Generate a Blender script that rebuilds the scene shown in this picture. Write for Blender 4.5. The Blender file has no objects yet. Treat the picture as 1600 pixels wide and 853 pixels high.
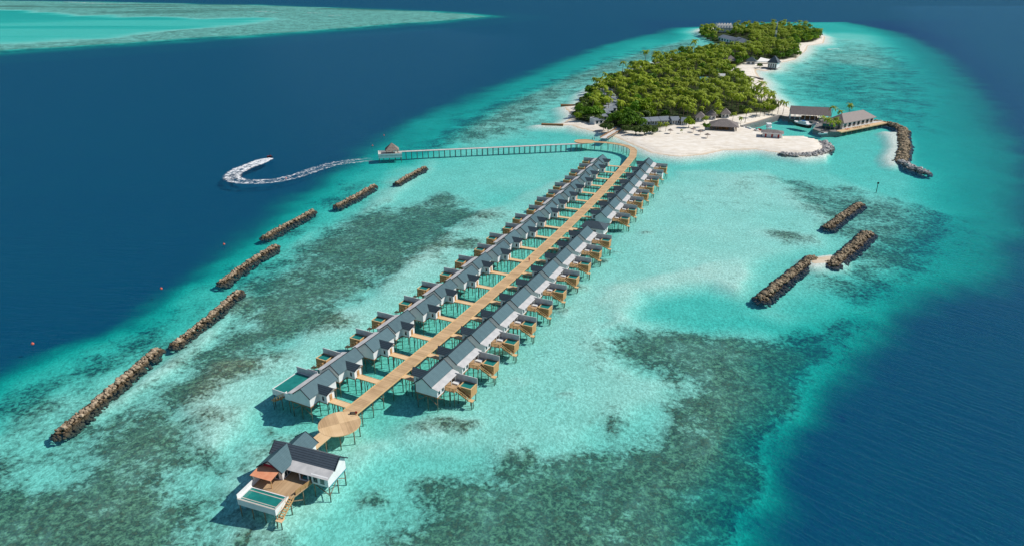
import bpy, math, random
import numpy as np
from mathutils import Vector, Matrix
R = math.radians
random.seed(7); rng = np.random.default_rng(7)
scene = bpy.context.scene
col = scene.collection

# ------------------------------------------------------------------ camera
H = 100.0; FPX = 1067.0; YH = -38.0
PITCH = math.atan((426.5 - YH) / FPX)
cam = bpy.data.cameras.new('camera'); camo = bpy.data.objects.new('camera', cam); col.objects.link(camo)
camo.location = (0, 0, H); camo.rotation_euler = (R(90) - PITCH, 0, 0)
cam.sensor_width = 36; cam.lens = FPX / 1600 * 36; cam.clip_start = 1; cam.clip_end = 80000
scene.camera = camo
# ------------------------------------------------------------------ sky, sun, exposure
SUN_EL, SUN_AZ = 44.0, 80.0
world = bpy.data.worlds.new("World"); scene.world = world; world.use_nodes = True
wn = world.node_tree
sky = wn.nodes.new('ShaderNodeTexSky'); sky.sky_type = 'NISHITA'; sky.sun_disc = False
sky.sun_elevation = R(SUN_EL); sky.sun_rotation = R(SUN_AZ); sky.air_density = 1.0; sky.dust_density = 0.4; sky.ozone_density = 2.0
wn.links.new(sky.outputs[0], wn.nodes['Background'].inputs[0]); wn.nodes['Background'].inputs[1].default_value = 0.085
sl = bpy.data.lights.new('sun', 'SUN'); so = bpy.data.objects.new('sun', sl); col.objects.link(so)
sl.energy = 4.6; sl.angle = R(0.5); sl.color = (1.0, 0.955, 0.88)
so.rotation_euler = (R(90 - SUN_EL), 0, R(180 - SUN_AZ)); so.location = (200, 100, 300)
scene.view_settings.view_transform = 'Standard'; scene.view_settings.look = 'None'
scene.view_settings.exposure = 0.0; scene.view_settings.gamma = 1
scene.cycles.sample_clamp_direct = 4.0; scene.cycles.sample_clamp_indirect = 4.0
scene.cycles.max_bounces = 6; scene.cycles.transparent_max_bounces = 12

# ------------------------------------------------------------------ helpers
def G(px, py, z=0.0):
    """where a sight line of the survey photo meets height z"""
    a = (px - 800) / FPX; b = (426.5 - py) / FPX
    cp, sp = math.cos(PITCH), math.sin(PITCH)
    d = (a, cp + b * sp, -sp + b * cp)
    t = (H - z) / -d[2]
    return Vector((d[0] * t, d[1] * t, z))

def tag(o, label=None, cat=None, group=None, kind=None):
    if label: o['label'] = label
    if cat: o['category'] = cat
    if group: o['group'] = group
    if kind: o['kind'] = kind
    return o

def empty(name, loc=(0, 0, 0), rz=0.0, label=None, cat=None, group=None):
    o = bpy.data.objects.new(name, None); col.objects.link(o)
    o.location = loc; o.rotation_euler = (0, 0, rz); o.empty_display_size = .5
    return tag(o, label, cat, group)

class MB:
    def __init__(s): s.v = []; s.f = []; s.m = []; s.uv = []; s.sm = []
    def face(s, pts, m=0, uv=None, smooth=False):
        i = len(s.v); s.v += [tuple(p) for p in pts]; s.f.append(tuple(range(i, i + len(pts)))); s.m.append(m); s.sm.append(smooth)
        if uv is None:
            p0 = Vector(pts[0]); e = (Vector(pts[1]) - p0)
            n = e.cross(Vector(pts[2]) - p0)
            e = e.normalized() if e.length > 1e-6 else Vector((1, 0, 0)); w = n.cross(e)
            w = w.normalized() if w.length > 1e-9 else Vector((0, 1, 0))
            uv = [((Vector(p) - p0).dot(e), (Vector(p) - p0).dot(w)) for p in pts]
        s.uv += list(uv)
    def box(s, x0, x1, y0, y1, z0, z1, m=0):
        if x0 > x1: x0, x1 = x1, x0
        if y0 > y1: y0, y1 = y1, y0
        a = [(x0, y0, z0), (x1, y0, z0), (x1, y1, z0), (x0, y1, z0), (x0, y0, z1), (x1, y0, z1), (x1, y1, z1), (x0, y1, z1)]
        for q in ((3, 2, 1, 0), (4, 5, 6, 7), (0, 1, 5, 4), (1, 2, 6, 5), (2, 3, 7, 6), (3, 0, 4, 7)):
            s.face([a[k] for k in q], m)
        return s
    def slab(s, pts, th, m=0, uv=None):
        """a polygon (ccw from above) given a thickness downwards along its normal"""
        P = [Vector(p) for p in pts]; n = (P[1] - P[0]).cross(P[2] - P[0]).normalized()
        if n.z < 0 and abs(n.z) > .02: P = P[::-1]; n = -n; uv = uv[::-1] if uv else None
        Q = [p - n * th for p in P]
        s.face(P, m, uv); s.face(Q[::-1], m)
        for i in range(len(P)):
            j = (i + 1) % len(P); s.face([P[i], Q[i], Q[j], P[j]], m)
        return s
    def prism(s, pts, z0, z1, m=0):
        A = [(p[0], p[1], z0) for p in pts]; B = [(p[0], p[1], z1) for p in pts]
        s.face(A[::-1], m); s.face(B, m)
        for i in range(len(pts)):
            j = (i + 1) % len(pts); s.face([A[i], A[j], B[j], B[i]], m)
        return s
    def hprism(s, prof, y0, y1, m=0, ax='y'):
        """profile in (x,z), extruded along y (or profile in (y,z) along x)"""
        f = (lambda p, t: (p[0], t, p[1])) if ax == 'y' else (lambda p, t: (t, p[0], p[1]))
        A = [f(p, y0) for p in prof]; B = [f(p, y1) for p in prof]
        s.face(A, m); s.face(B[::-1], m)
        for i in range(len(prof)):
            j = (i + 1) % len(prof); s.face([A[j], A[i], B[i], B[j]], m)
        return s
    def tube(s, a, b, r, r2=None, n=6, m=0, smooth=True):
        a = Vector(a); b = Vector(b); d = (b - a).normalized(); r2 = r if r2 is None else r2
        u = d.cross(Vector((0, 0, 1)) if abs(d.z) < .9 else Vector((1, 0, 0))).normalized(); w = d.cross(u)
        A = []; B = []
        for k in range(n):
            t = 2 * math.pi * k / n; o = u * math.cos(t) + w * math.sin(t); A.append(a + o * r); B.append(b + o * r2)
        for k in range(n):
            j = (k + 1) % n; s.face([A[k], A[j], B[j], B[k]], m, smooth=smooth)
        s.face(B, m); s.face(A[::-1], m)
        return s
    def beam(s, a, b, w, h, m=0):
        a = Vector(a); b = Vector(b); d = (b - a).normalized()
        u = d.cross(Vector((0, 0, 1)));  u = (u.normalized() if u.length > .05 else Vector((1, 0, 0))) * w / 2; v = u.cross(d).normalized() * h / 2
        P = [a - u - v, a + u - v, a + u + v, a - u + v]; Q = [p + (b - a) for p in P]
        s.face(P[::-1], m); s.face(Q, m)
        for i in range(4):
            j = (i + 1) % 4; s.face([P[i], P[j], Q[j], Q[i]], m)
        return s
    def build(s, name, mats, parent=None, flip=False):
        me = bpy.data.meshes.new(name)
        me.from_pydata(s.v, [], s.f)
        if not isinstance(mats, (list, tuple)): mats = [mats]
        for m in mats: me.materials.append(m)
        me.polygons.foreach_set('material_index', s.m)
        me.polygons.foreach_set('use_smooth', s.sm)
        uvl = me.uv_layers.new(name='UVMap'); uvl.data.foreach_set('uv', np.array(s.uv, dtype=np.float32).ravel())
        if flip:
            me.flip_normals()
        me.update()
        o = bpy.data.objects.new(name, me); col.objects.link(o)
        if parent: o.parent = parent
        return o

def mesh_np(name, V, F, mats, parent=None, smooth=False, fm=None):
    me = bpy.data.meshes.new(name); V = np.asarray(V, np.float32); F = np.asarray(F, np.int32); k = F.shape[1]
    me.vertices.add(len(V)); me.vertices.foreach_set('co', V.ravel())
    me.loops.add(F.size); me.loops.foreach_set('vertex_index', F.ravel())
    me.polygons.add(len(F)); me.polygons.foreach_set('loop_start', np.arange(0, F.size, k, dtype=np.int32))
    for m in (mats if isinstance(mats, (list, tuple)) else [mats]): me.materials.append(m)
    if fm is not None: me.polygons.foreach_set('material_index', np.asarray(fm, np.int32))
    me.polygons.foreach_set('use_smooth', np.full(len(F), smooth)); me.update(calc_edges=True)
    o = bpy.data.objects.new(name, me); col.objects.link(o)
    if parent: o.parent = parent
    return o

KIDS = {}
def copy_tree(o, parent=None, skip=()):
    c = o.copy(); col.objects.link(c); c.parent = parent
    for ch in list(o.children):
        if ch.name.split('.')[0] not in skip: copy_tree(ch, c, skip)
    return c

# ------------------------------------------------------------------ materials
class NT:
    def __init__(s, name):
        s.m = bpy.data.materials.new(name); s.m.use_nodes = True; s.t = s.m.node_tree; s.n = s.t.nodes; s.b = s.n['Principled BSDF']
    def add(s, t, **kw):
        n = s.n.new(t)
        for k, v in kw.items(): setattr(n, k, v)
        return n
    def link(s, a, b): s.t.links.new(a, b)
    def inp(s, node, i, v):
        if hasattr(v, 'links') or isinstance(v, bpy.types.NodeSocket): s.link(v, node.inputs[i])
        else: node.inputs[i].default_value = v
    def math(s, op, a, b=None, c=None, clamp=False):
        n = s.add('ShaderNodeMath', operation=op); n.use_clamp = clamp; s.inp(n, 0, a)
        if b is not None: s.inp(n, 1, b)
        if c is not None: s.inp(n, 2, c)
        return n.outputs[0]
    def mix(s, f, a, b, blend='MIX'):
        n = s.add('ShaderNodeMix', data_type='RGBA'); n.blend_type = blend
        s.inp(n, 0, f); s.inp(n, 6, a if not isinstance(a, tuple) else (*a[:3], 1)); s.inp(n, 7, b if not isinstance(b, tuple) else (*b[:3], 1))
        return n.outputs[2]
    def pos(s): return s.add('ShaderNodeNewGeometry').outputs['Position']
    def obj(s): return s.add('ShaderNodeTexCoord').outputs['Object']
    def uvc(s): return s.add('ShaderNodeTexCoord').outputs['UV']
    def mapping(s, v, scale=(1, 1, 1), rot=(0, 0, 0), loc=(0, 0, 0)):
        n = s.add('ShaderNodeMapping'); s.link(v, n.inputs[0]); n.inputs['Scale'].default_value = scale; n.inputs['Rotation'].default_value = rot; n.inputs['Location'].default_value = loc
        return n.outputs[0]
    def noise(s, v, scale, detail=3, rough=.55, dist=0.0):
        n = s.add('ShaderNodeTexNoise'); s.link(v, n.inputs['Vector']); n.inputs['Scale'].default_value = scale; n.inputs['Detail'].default_value = detail
        n.inputs['Roughness'].default_value = rough; n.inputs['Distortion'].default_value = dist
        return n.outputs['Fac']
    def ramp(s, f, lo, hi, a=0.0, b=1.0):
        n = s.add('ShaderNodeMapRange'); n.clamp = True; s.link(f, n.inputs[0]); n.inputs[1].default_value = lo; n.inputs[2].default_value = hi; n.inputs[3].default_value = a; n.inputs[4].default_value = b
        return n.outputs[0]
    def bump(s, h, strength=.3, dist=.1, nrm=None):
        n = s.add('ShaderNodeBump'); s.link(h, n.inputs['Height']); n.inputs['Strength'].default_value = strength; n.inputs['Distance'].default_value = dist
        if nrm is not None: s.link(nrm, n.inputs['Normal'])
        return n.outputs[0]
    def sep(s, v):
        n = s.add('ShaderNodeSeparateXYZ'); s.link(v, n.inputs[0]); return n.outputs
    def out(s, colr=None, rough=.6, spec=.3, nrm=None, metal=0.0):
        if colr is not None: s.inp(s.b, 'Base Color', (*colr, 1) if isinstance(colr, tuple) else colr)
        s.inp(s.b, 'Roughness', rough); s.b.inputs['Specular IOR Level'].default_value = spec; s.b.inputs['Metallic'].default_value = metal
        if nrm is not None: s.link(nrm, s.b.inputs['Normal'])
        return s.m

KW = (0.60, 0.105, 0.138)         # how fast the sea takes red, green and blue light, per metre of depth
SCAT = (0.0, 0.024, 0.115)        # colour the water column itself sends back
def water_column(nt, colr, depth=None):
    """the colour of a thing seen through the metres of sea above it (nothing above z=0)"""
    z = nt.sep(nt.pos())[2]
    d = depth if depth is not None else nt.math('MAXIMUM', nt.math('MULTIPLY', z, -1.0), 0.0)
    ts = [nt.math('POWER', math.exp(-k), d) for k in KW]
    c = nt.add('ShaderNodeCombineXYZ')
    for i, t in enumerate(ts): nt.link(t, c.inputs[i])
    a = nt.mix(1.0, colr, c.outputs[0], 'MULTIPLY')
    sc = nt.math('SUBTRACT', 1.0, nt.math('POWER', math.exp(-.12), d))
    return nt.mix(sc, a, nt.mix(1.0, a, SCAT, 'ADD'))

def simple(name, c1, c2=None, scale=1.5, rough=.7, spec=.25, bump=0.0, detail=4, lo=.35, hi=.65, uw=False):
    nt = NT(name); p = nt.obj() if not uw else nt.pos(); f = nt.ramp(nt.noise(p, scale, detail), lo, hi)
    c = nt.mix(f, c1, c2 or tuple(x * .75 for x in c1))
    if uw: c = water_column(nt, c)
    nr = nt.bump(nt.noise(p, scale * 4, 3), bump, .05) if bump else None
    return nt.out(c, rough, spec, nr)

def plank(name, c1, c2, width=.14, seam=.25, var=1.0, rough=.75):
    """boards across u; one tone per board, thin dark gaps"""
    nt = NT(name); u, v, _ = nt.sep(nt.uvc())
    bu = nt.math('DIVIDE', u, width); fr = nt.math('FRACT', bu); ib = nt.math('FLOOR', bu)
    wnn = nt.add('ShaderNodeTexWhiteNoise', noise_dimensions='1D'); nt.link(ib, wnn.inputs['W'])
    big = nt.noise(nt.pos(), .35, 4, .6)
    f = nt.math('MULTIPLY_ADD', wnn.outputs['Value'], .55 * var, nt.ramp(big, .3, .7, -.05, .5))
    pn = nt.add('ShaderNodeTexWhiteNoise', noise_dimensions='1D'); nt.link(nt.math('FLOOR', nt.math('DIVIDE', u, 1.6)), pn.inputs['W']); f = nt.math('ADD', f, nt.math('MULTIPLY_ADD', pn.outputs['Value'], .5, -.2))
    c = nt.mix(nt.math('MINIMUM', nt.math('MAXIMUM', f, 0.0), 1.0), c1, c2)
    gap = nt.math('LESS_THAN', fr, .10)
    c = nt.mix(nt.math('MULTIPLY', gap, seam), c, tuple(x * .25 for x in c1))
    return nt.out(c, rough, .2)

def roofing(name, c1, c2, pitch=.42, dark=.55, bstr=.6):
    """long roof panels with a batten line every `pitch` m down the slope (v)"""
    nt = NT(name); u, v, _ = nt.sep(nt.uvc())
    fr = nt.math('FRACT', nt.math('DIVIDE', v, pitch)); line = nt.math('LESS_THAN', fr, .24)
    n = nt.noise(nt.mapping(nt.obj(), (1, 1, 1)), .9, 4, .6)
    c = nt.mix(nt.ramp(n, .3, .7), c1, c2)
    oi = nt.add('ShaderNodeObjectInfo')
    c = nt.mix(nt.math('MULTIPLY', oi.outputs['Random'], .5), c, tuple(x * 1.25 for x in c2))
    streak = nt.noise(nt.mapping(nt.uvc(), (1.6, .25, 1)), 1.0, 3)
    c = nt.mix(nt.ramp(streak, .5, .8, 0, .25), c, tuple(min(1, x * 1.8) for x in c2))
    c = nt.mix(nt.math('MULTIPLY', line, dark), c, tuple(x * .35 for x in c1))
    return nt.out(c, .55, .2, nt.bump(nt.math('SUBTRACT', 1.0, line), bstr, .06))

M = {}
M['roof'] = roofing('grey roofing', (.040, .092, .114), (.064, .128, .150), dark=.18, bstr=.25)
M['roof_slat'] = roofing('slatted grey roofing', (.045, .07, .09), (.065, .095, .115), pitch=.5, dark=.8)
M['roof_villa'] = roofing('slatted roofing of the pool villa', (.065, .085, .108), (.09, .115, .14), pitch=.5, dark=.8)
M['rake'] = simple('dark trim', (.018, .025, .035), (.03, .04, .05))
M['lean'] = simple('pale lean-to roofing', (.60, .59, .58), (.46, .46, .46), .6, .6)
M['white'] = simple('white wall paint', (.80, .80, .79), (.70, .71, .71), .5, .55, .3)
M['white2'] = simple('weathered white paint', (.70, .70, .69), (.52, .53, .53), .8, .7, .2)
M['trim'] = simple('white trim', (.82, .82, .82), (.76, .76, .76), .5)
M['pool_in'] = simple('pool lining', (.035, .36, .33), (.05, .42, .38), .6)
M['tan'] = simple('tan timber', (.55, .33, .15), (.42, .24, .10), 1.2, .75, .2)
M['brown'] = simple('brown timber', (.30, .17, .08), (.22, .12, .055), 1.2, .8, .15)
M['concrete'] = simple('pale concrete', (.55, .52, .47), (.42, .40, .36), .5, .85, .15)
M['grey'] = simple('grey stone', (.26, .25, .24), (.18, .18, .17), .7, .85)
M['orange'] = simple('orange red awning', (.80, .36, .20), (.72, .28, .15), .8, .6)
M['crimson'] = simple('crimson paint', (.50, .03, .05), (.42, .025, .04), 2)
M['red'] = simple('red paint', (.45, .05, .04), (.38, .04, .03), 2)
M['buoy'] = simple('buoy orange', (.70, .16, .11), (.6, .12, .08), 2, .4)
M['dark'] = simple('dark metal', (.02, .02, .025), (.03, .03, .03), 2, .4)
M['sail'] = simple('white canvas', (.82, .80, .76), (.75, .73, .70), .3)
M['blue'] = simple('blue paint', (.03, .16, .38), (.02, .12, .30), 1)
M['teal'] = simple('teal paint', (.05, .30, .33), (.04, .24, .28), 1)
M['skin'] = simple('skin', (.45, .25, .17), (.40, .22, .15), 4)
M['black_cloth'] = simple('dark cloth', (.03, .03, .04), (.05, .05, .06), 4)
M['red_cloth'] = simple('red cloth', (.5, .04, .04), (.4, .03, .03), 4)
M['thatch'] = simple('thatch', (.30, .25, .22), (.19, .155, .135), 1.4, .95, .05, bump=.6)
M['thatch_grey'] = simple('weathered thatch', (.26, .23, .22), (.17, .15, .145), 1.4, .95, .05, bump=.6)
M['shingle'] = roofing('grey brown shingles', (.20, .165, .155), (.25, .21, .195), pitch=.7, dark=.35, bstr=.4)
M['island_roof'] = roofing('island grey roofing', (.13, .16, .19), (.19, .22, .25), pitch=.8, dark=.35, bstr=.3)
M['boards'] = plank('deck boards', (.64, .44, .25), (.43, .285, .155), width=.30, seam=.35)
M['boards_light'] = plank('lighter deck boards', (.74, .53, .31), (.60, .40, .21), width=.28, seam=.15, var=.6)
M['boards_deck'] = plank('terrace boards', (.52, .36, .21), (.38, .25, .14), width=.28, seam=.3)
M['edge'] = simple('deck edge board', (.70, .48, .25), (.60, .39, .18), 1.0, .7)
M['clad'] = plank('timber cladding', (.56, .35, .16), (.38, .21, .09), width=.25, seam=.4)
M['whiteboards'] = plank('bleached boards', (.68, .66, .63), (.52, .50, .47), width=.5, seam=.2, var=.7)
M['pile'] = simple('timber pile', (.30, .23, .15), (.17, .13, .09), 1.5, .85, .15, uw=True)

def glass_mat(name, c):
    nt = NT(name); return nt.out(c, .08, .8)
M['glass'] = glass_mat('window glass', (.012, .05, .065))
M['glass_dark'] = glass_mat('dark window glass', (.01, .018, .025))
def pool_mat():
    nt = NT('pool water'); n = nt.noise(nt.pos(), 3.0, 2)
    big = nt.noise(nt.pos(), .5, 2)
    c = nt.mix(nt.ramp(big, .3, .7), (.010, .165, .145), (.018, .235, .205))
    return nt.out(c, .06, .5, nt.bump(n, .25, .05))
M['pool'] = pool_mat()
def rock_mat(name, c1, c2, wet):
    nt = NT(name); p = nt.pos()
    f = nt.ramp(nt.noise(p, .9, 4, .65), .35, .65); geo = nt.add('ShaderNodeNewGeometry')
    c = nt.mix(f, c1, c2)
    c = nt.mix(nt.math('MULTIPLY', geo.outputs['Random Per Island'], .7), c, tuple(min(1, x * 1.5) for x in c1))
    z = nt.sep(p)[2]; zw = nt.math('ADD', z, nt.math('MULTIPLY', nt.noise(p, .5, 2), .5))
    c = nt.mix(nt.ramp(zw, .25, .85, 1, 0), c, wet)        # algae below the tide line
    c = water_column(nt, c)
    return nt.out(c, .85, .2, nt.bump(nt.noise(p, 4, 3), .5, .1))
M['rock'] = rock_mat('breakwater rock', (.36, .28, .195), (.19, .14, .09), (.10, .068, .035))
M['rock_grey'] = rock_mat('grey revetment rock', (.42, .40, .38), (.22, .21, .21), (.14, .13, .11))
M['rock_dark'] = rock_mat('dark breakwater rock', (.30, .235, .155), (.16, .12, .075), (.075, .052, .03))
def leaf_mat(name, a, b, c3, sc=.28):
    nt = NT(name); p = nt.pos(); geo = nt.add('ShaderNodeNewGeometry'); oi = nt.add('ShaderNodeObjectInfo')
    c = nt.mix(nt.ramp(nt.noise(p, sc, 3, .6), .36, .64), a, b)
    c = nt.mix(nt.math('MULTIPLY', geo.outputs['Random Per Island'], .5), c, c3)
    big = nt.noise(p, .035, 2)
    c = nt.mix(nt.ramp(big, .42, .62, 0, .55), c, tuple(x * 1.35 for x in b))
    c = nt.mix(nt.math('MULTIPLY', oi.outputs['Random'], .35), c, tuple(x * .6 for x in a))
    nt.out(c, .6, .2)
    # light passes through leaves
    tr = nt.add('ShaderNodeBsdfTranslucent'); nt.link(c, tr.inputs[0]); mx = nt.add('ShaderNodeMixShader'); mx.inputs[0].default_value = .28
    nt.link(nt.b.outputs[0], mx.inputs[1]); nt.link(tr.outputs[0], mx.inputs[2]); nt.link(mx.outputs[0], nt.n['Material Output'].inputs[0])
    return nt.m
M['palm'] = leaf_mat('palm fronds', (.13, .25, .014), (.34, .44, .022), (.52, .48, .06))
M['leaf'] = leaf_mat('broad leaves', (.05, .15, .014), (.15, .32, .02), (.24, .38, .03))
M['leaf_bright'] = leaf_mat('bright leaves', (.15, .28, .012), (.27, .42, .018), (.38, .45, .03))
M['leaf_dull'] = leaf_mat('dull coastal leaves', (.07, .13, .03), (.13, .20, .04), (.17, .22, .05))
M['bark'] = simple('bark', (.20, .16, .12), (.13, .10, .075), 2, .9, .1)

# ------------------------------------------------------------------ the plan of reef and island
def poly_w(pts): return np.array([G(*p)[:2] for p in pts])
def sdist(P, poly):
    """signed distance, positive inside"""
    n = len(poly); d2 = np.full(len(P), 1e18); ins = np.zeros(len(P), bool)
    for i in range(n):
        a = poly[i]; b = poly[(i + 1) % n]; e = b - a; w = P - a
        t = np.clip((w @ e) / max(e @ e, 1e-9), 0, 1); q = w - t[:, None] * e
        d2 = np.minimum(d2, (q * q).sum(1))
        c = ((a[1] <= P[:, 1]) & (b[1] > P[:, 1])) | ((b[1] <= P[:, 1]) & (a[1] > P[:, 1]))
        if abs(e[1]) > 1e-9:
            xi = a[0] + (P[:, 1] - a[1]) / e[1] * e[0]; ins ^= c & (P[:, 0] < xi)
    d = np.sqrt(d2); return np.where(ins, d, -d)
def ss(x, a, b):
    t = np.clip((x - a) / (b - a), 0, 1); return t * t * (3 - 2 * t)
def vnoise(P, scale, seed=0, oct=3):
    out = np.zeros(len(P)); amp = 1; tot = 0
    for o in range(oct):
        r = np.random.default_rng(seed + o); T = r.random((256, 256))
        q = P / scale * (2 ** o); i = np.floor(q).astype(int); f = q - i; f = f * f * (3 - 2 * f)
        a = T[i[:, 0] % 256, i[:, 1] % 256]; b = T[(i[:, 0] + 1) % 256, i[:, 1] % 256]
        c = T[i[:, 0] % 256, (i[:, 1] + 1) % 256]; d = T[(i[:, 0] + 1) % 256, (i[:, 1] + 1) % 256]
        out += amp * ((a * (1 - f[:, 0]) + b * f[:, 0]) * (1 - f[:, 1]) + (c * (1 - f[:, 0]) + d * f[:, 0]) * f[:, 1]); tot += amp; amp *= .5
    return out / tot

SHELF = poly_w([(-260, 760), (-60, 625), (0, 588), (100, 548), (200, 497), (300, 434), (400, 362), (470, 312), (530, 272), (590, 232), (660, 185), (740, 150),
    (820, 118), (900, 88), (960, 66), (1020, 52), (1090, 42), (1200, 33), (1320, 33), (1410, 50), (1475, 85), (1530, 150), (1575, 225), (1590, 290),
    (1582, 345), (1555, 392), (1480, 432), (1400, 470), (1335, 515), (1292, 572), (1252, 640), (1218, 700), (1188, 770), (1160, 853), (1100, 1050), (300, 1500), (-600, 1400)])
LAND = poly_w([(843, 196), (880, 193), (893, 182), (882, 168), (905, 163), (915, 146), (955, 124), (1005, 104), (1060, 88), (1105, 80), (1128, 77), (1147, 71),
    (1137, 63), (1112, 57), (1092, 49), (1102, 44), (1150, 42), (1215, 43), (1262, 47), (1289, 58), (1287, 68), (1262, 72), (1259, 80), (1240, 94), (1217, 99),
    (1212, 108), (1194, 112), (1180, 108), (1184, 118), (1196, 130), (1196, 140), (1210, 152), (1221, 162), (1238, 172), (1296, 186), (1286, 200), (1236, 186), (1217, 181),
    (1172, 194), (1163, 198), (1190, 205), (1216, 213), (1258, 213), (1284, 220), (1296, 231), (1287, 242), (1254, 246), (1222, 240), (1182, 234),
    (1132, 235), (1098, 243), (1060, 246), (1018, 240), (985, 226), (960, 214), (942, 208), (922, 205), (905, 201), (893, 196), (870, 197)])
FOREST = poly_w([(893, 190), (905, 168), (920, 147), (960, 126), (1005, 106), (1060, 90), (1110, 82), (1134, 78), (1120, 67), (1095, 56), (1094, 50), (1150, 45),
    (1215, 45), (1260, 49), (1285, 60), (1270, 67), (1240, 70), (1246, 90), (1222, 96), (1200, 94), (1165, 100), (1140, 112), (1155, 124), (1172, 142), (1184, 156),
    (1206, 166), (1214, 172), (1206, 178), (1170, 180), (1140, 186), (1100, 190), (1082, 198), (1060, 197), (1020, 206), (985, 209), (965, 203), (925, 196)])
HARBOUR = poly_w([(1172, 196), (1217, 183), (1240, 188), (1286, 200), (1310, 208), (1385, 200), (1400, 208), (1398, 240), (1400, 262), (1430, 282), (1500, 300), (1570, 318), (1575, 350), (1480, 322), (1400, 300),
    (1330, 276), (1300, 262), (1302, 232), (1286, 219), (1258, 211), (1218, 211)])
ATOLL = poly_w([(-900, 110), (-300, 92), (0, 80), (100, 74), (200, 68), (400, 54), (550, 44), (690, 33), (775, 25), (700, 18), (560, 12), (400, 7), (200, 3), (0, 0), (-300, -3), (-900, -4)])
ALAG = poly_w([(-500, 66), (0, 63), (60, 60), (140, 56), (160, 52), (250, 48), (300, 44), (330, 38), (430, 32), (360, 28), (200, 27), (100, 20), (0, 14), (-500, 10)])
BRIGHT = [ # bright sand: polygon, feather (m)
    (poly_w([(575, 690), (640, 652), (760, 560), (860, 470), (930, 400), (1000, 300), (1060, 262), (1200, 262), (1300, 330), (1290, 380), (1200, 400), (1160, 450),
             (1080, 450), (960, 470), (955, 545), (1010, 572), (1065, 590), (1030, 618), (980, 650), (900, 690), (800, 700), (700, 690)]), 9),
    (poly_w([(560, 640), (600, 690), (430, 853), (330, 853), (340, 760), (390, 690), (480, 660)]), 7),
    (poly_w([(960, 440), (1150, 400), (1180, 470), (1330, 470), (1300, 500), (1200, 490), (1060, 500), (955, 500)]), 8),
    (poly_w([(390, 640), (330, 690), (280, 640), (330, 560), (440, 540), (560, 460), (700, 350), (800, 300), (900, 262), (960, 245), (900, 300), (760, 380), (600, 500), (480, 600)]), 7),
    (poly_w([(430, 388), (480, 352), (500, 350), (480, 372), (420, 402), (385, 430), (300, 520), (190, 600), (120, 650), (200, 620), (290, 560), (380, 470)]), 4),
    (poly_w([(600, 262), (660, 235), (690, 250), (660, 275), (610, 310), (560, 330), (580, 300)]), 6),
]
CORAL = [ # reef flats with coral: polygon, feather, strength
    (poly_w([(955, 520), (1010, 500), (1090, 505), (1180, 520), (1260, 515), (1360, 485), (1325, 545), (1262, 640), (1205, 745), (1165, 853), (1120, 960), (600, 960), (560, 850), (600, 800), (700, 740),
             (830, 700), (930, 690), (1000, 650), (1070, 600), (1020, 572), (965, 552)]), 6, 1.0),
    (poly_w([(-150, 720), (60, 700), (180, 650), (290, 640), (330, 700), (310, 780), (330, 853), (400, 853), (400, 1000), (-300, 1000)]), 10, 1.0),
    (poly_w([(330, 520), (420, 410), (520, 340), (600, 320), (700, 300), (760, 330), (700, 380), (600, 430), (520, 490), (440, 530), (340, 600), (240, 640), (270, 590)]), 9, .95),
    (poly_w([(-60, 660), (60, 590), (200, 510), (330, 430), (430, 350), (560, 270), (600, 275), (500, 330), (400, 400), (300, 480), (180, 590), (60, 690)]), 9, .68),
    (poly_w([(620, 228), (700, 180), (800, 140), (900, 105), (1000, 75), (1080, 60), (1100, 75), (1000, 98), (920, 130), (860, 165), (800, 210), (700, 226)]), 16, .72),
    (poly_w([(1215, 112), (1260, 85), (1320, 60), (1400, 75), (1470, 110), (1500, 160), (1470, 190), (1380, 190), (1300, 165), (1230, 150)]), 26, .52),
    (poly_w([(1230, 262), (1300, 285), (1370, 300), (1500, 320), (1560, 360), (1500, 410), (1400, 450), (1340, 470), (1290, 440), (1310, 400), (1310, 360), (1270, 330), (1220, 300)]), 8, .7),
    (poly_w([(640, 650), (690, 638), (760, 648), (740, 664), (680, 668), (640, 662)]), 1.5, .7),
    (poly_w([(395, 655), (450, 665), (500, 668), (480, 682), (430, 684)]), 1.5, .6),
    (poly_w([(550, 752), (590, 750), (600, 775), (560, 785)]), 1.5, .6),
    (poly_w([(1195, 358), (1215, 352), (1270, 362), (1300, 378), (1250, 378), (1200, 366)]), 4, .6),
    (poly_w([(1050, 300), (1180, 265), (1220, 290), (1240, 310), (1150, 325), (1080, 318)]), 8, .22),
]
for (x, y, w) in [(790, 512, 22), (770, 540, 25), (870, 478, 18), (900, 442, 16), (830, 500, 14), (940, 400, 12), (960, 385, 10), (890, 608, 12), (935, 650, 9), (1010, 358, 8), (812, 585, 10)]:
    CORAL.append((poly_w([(x - w, y), (x, y - w * .35), (x + w, y - w * .1), (x + w * .8, y + w * .3), (x, y + w * .4)]), 1.5, .75))
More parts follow.
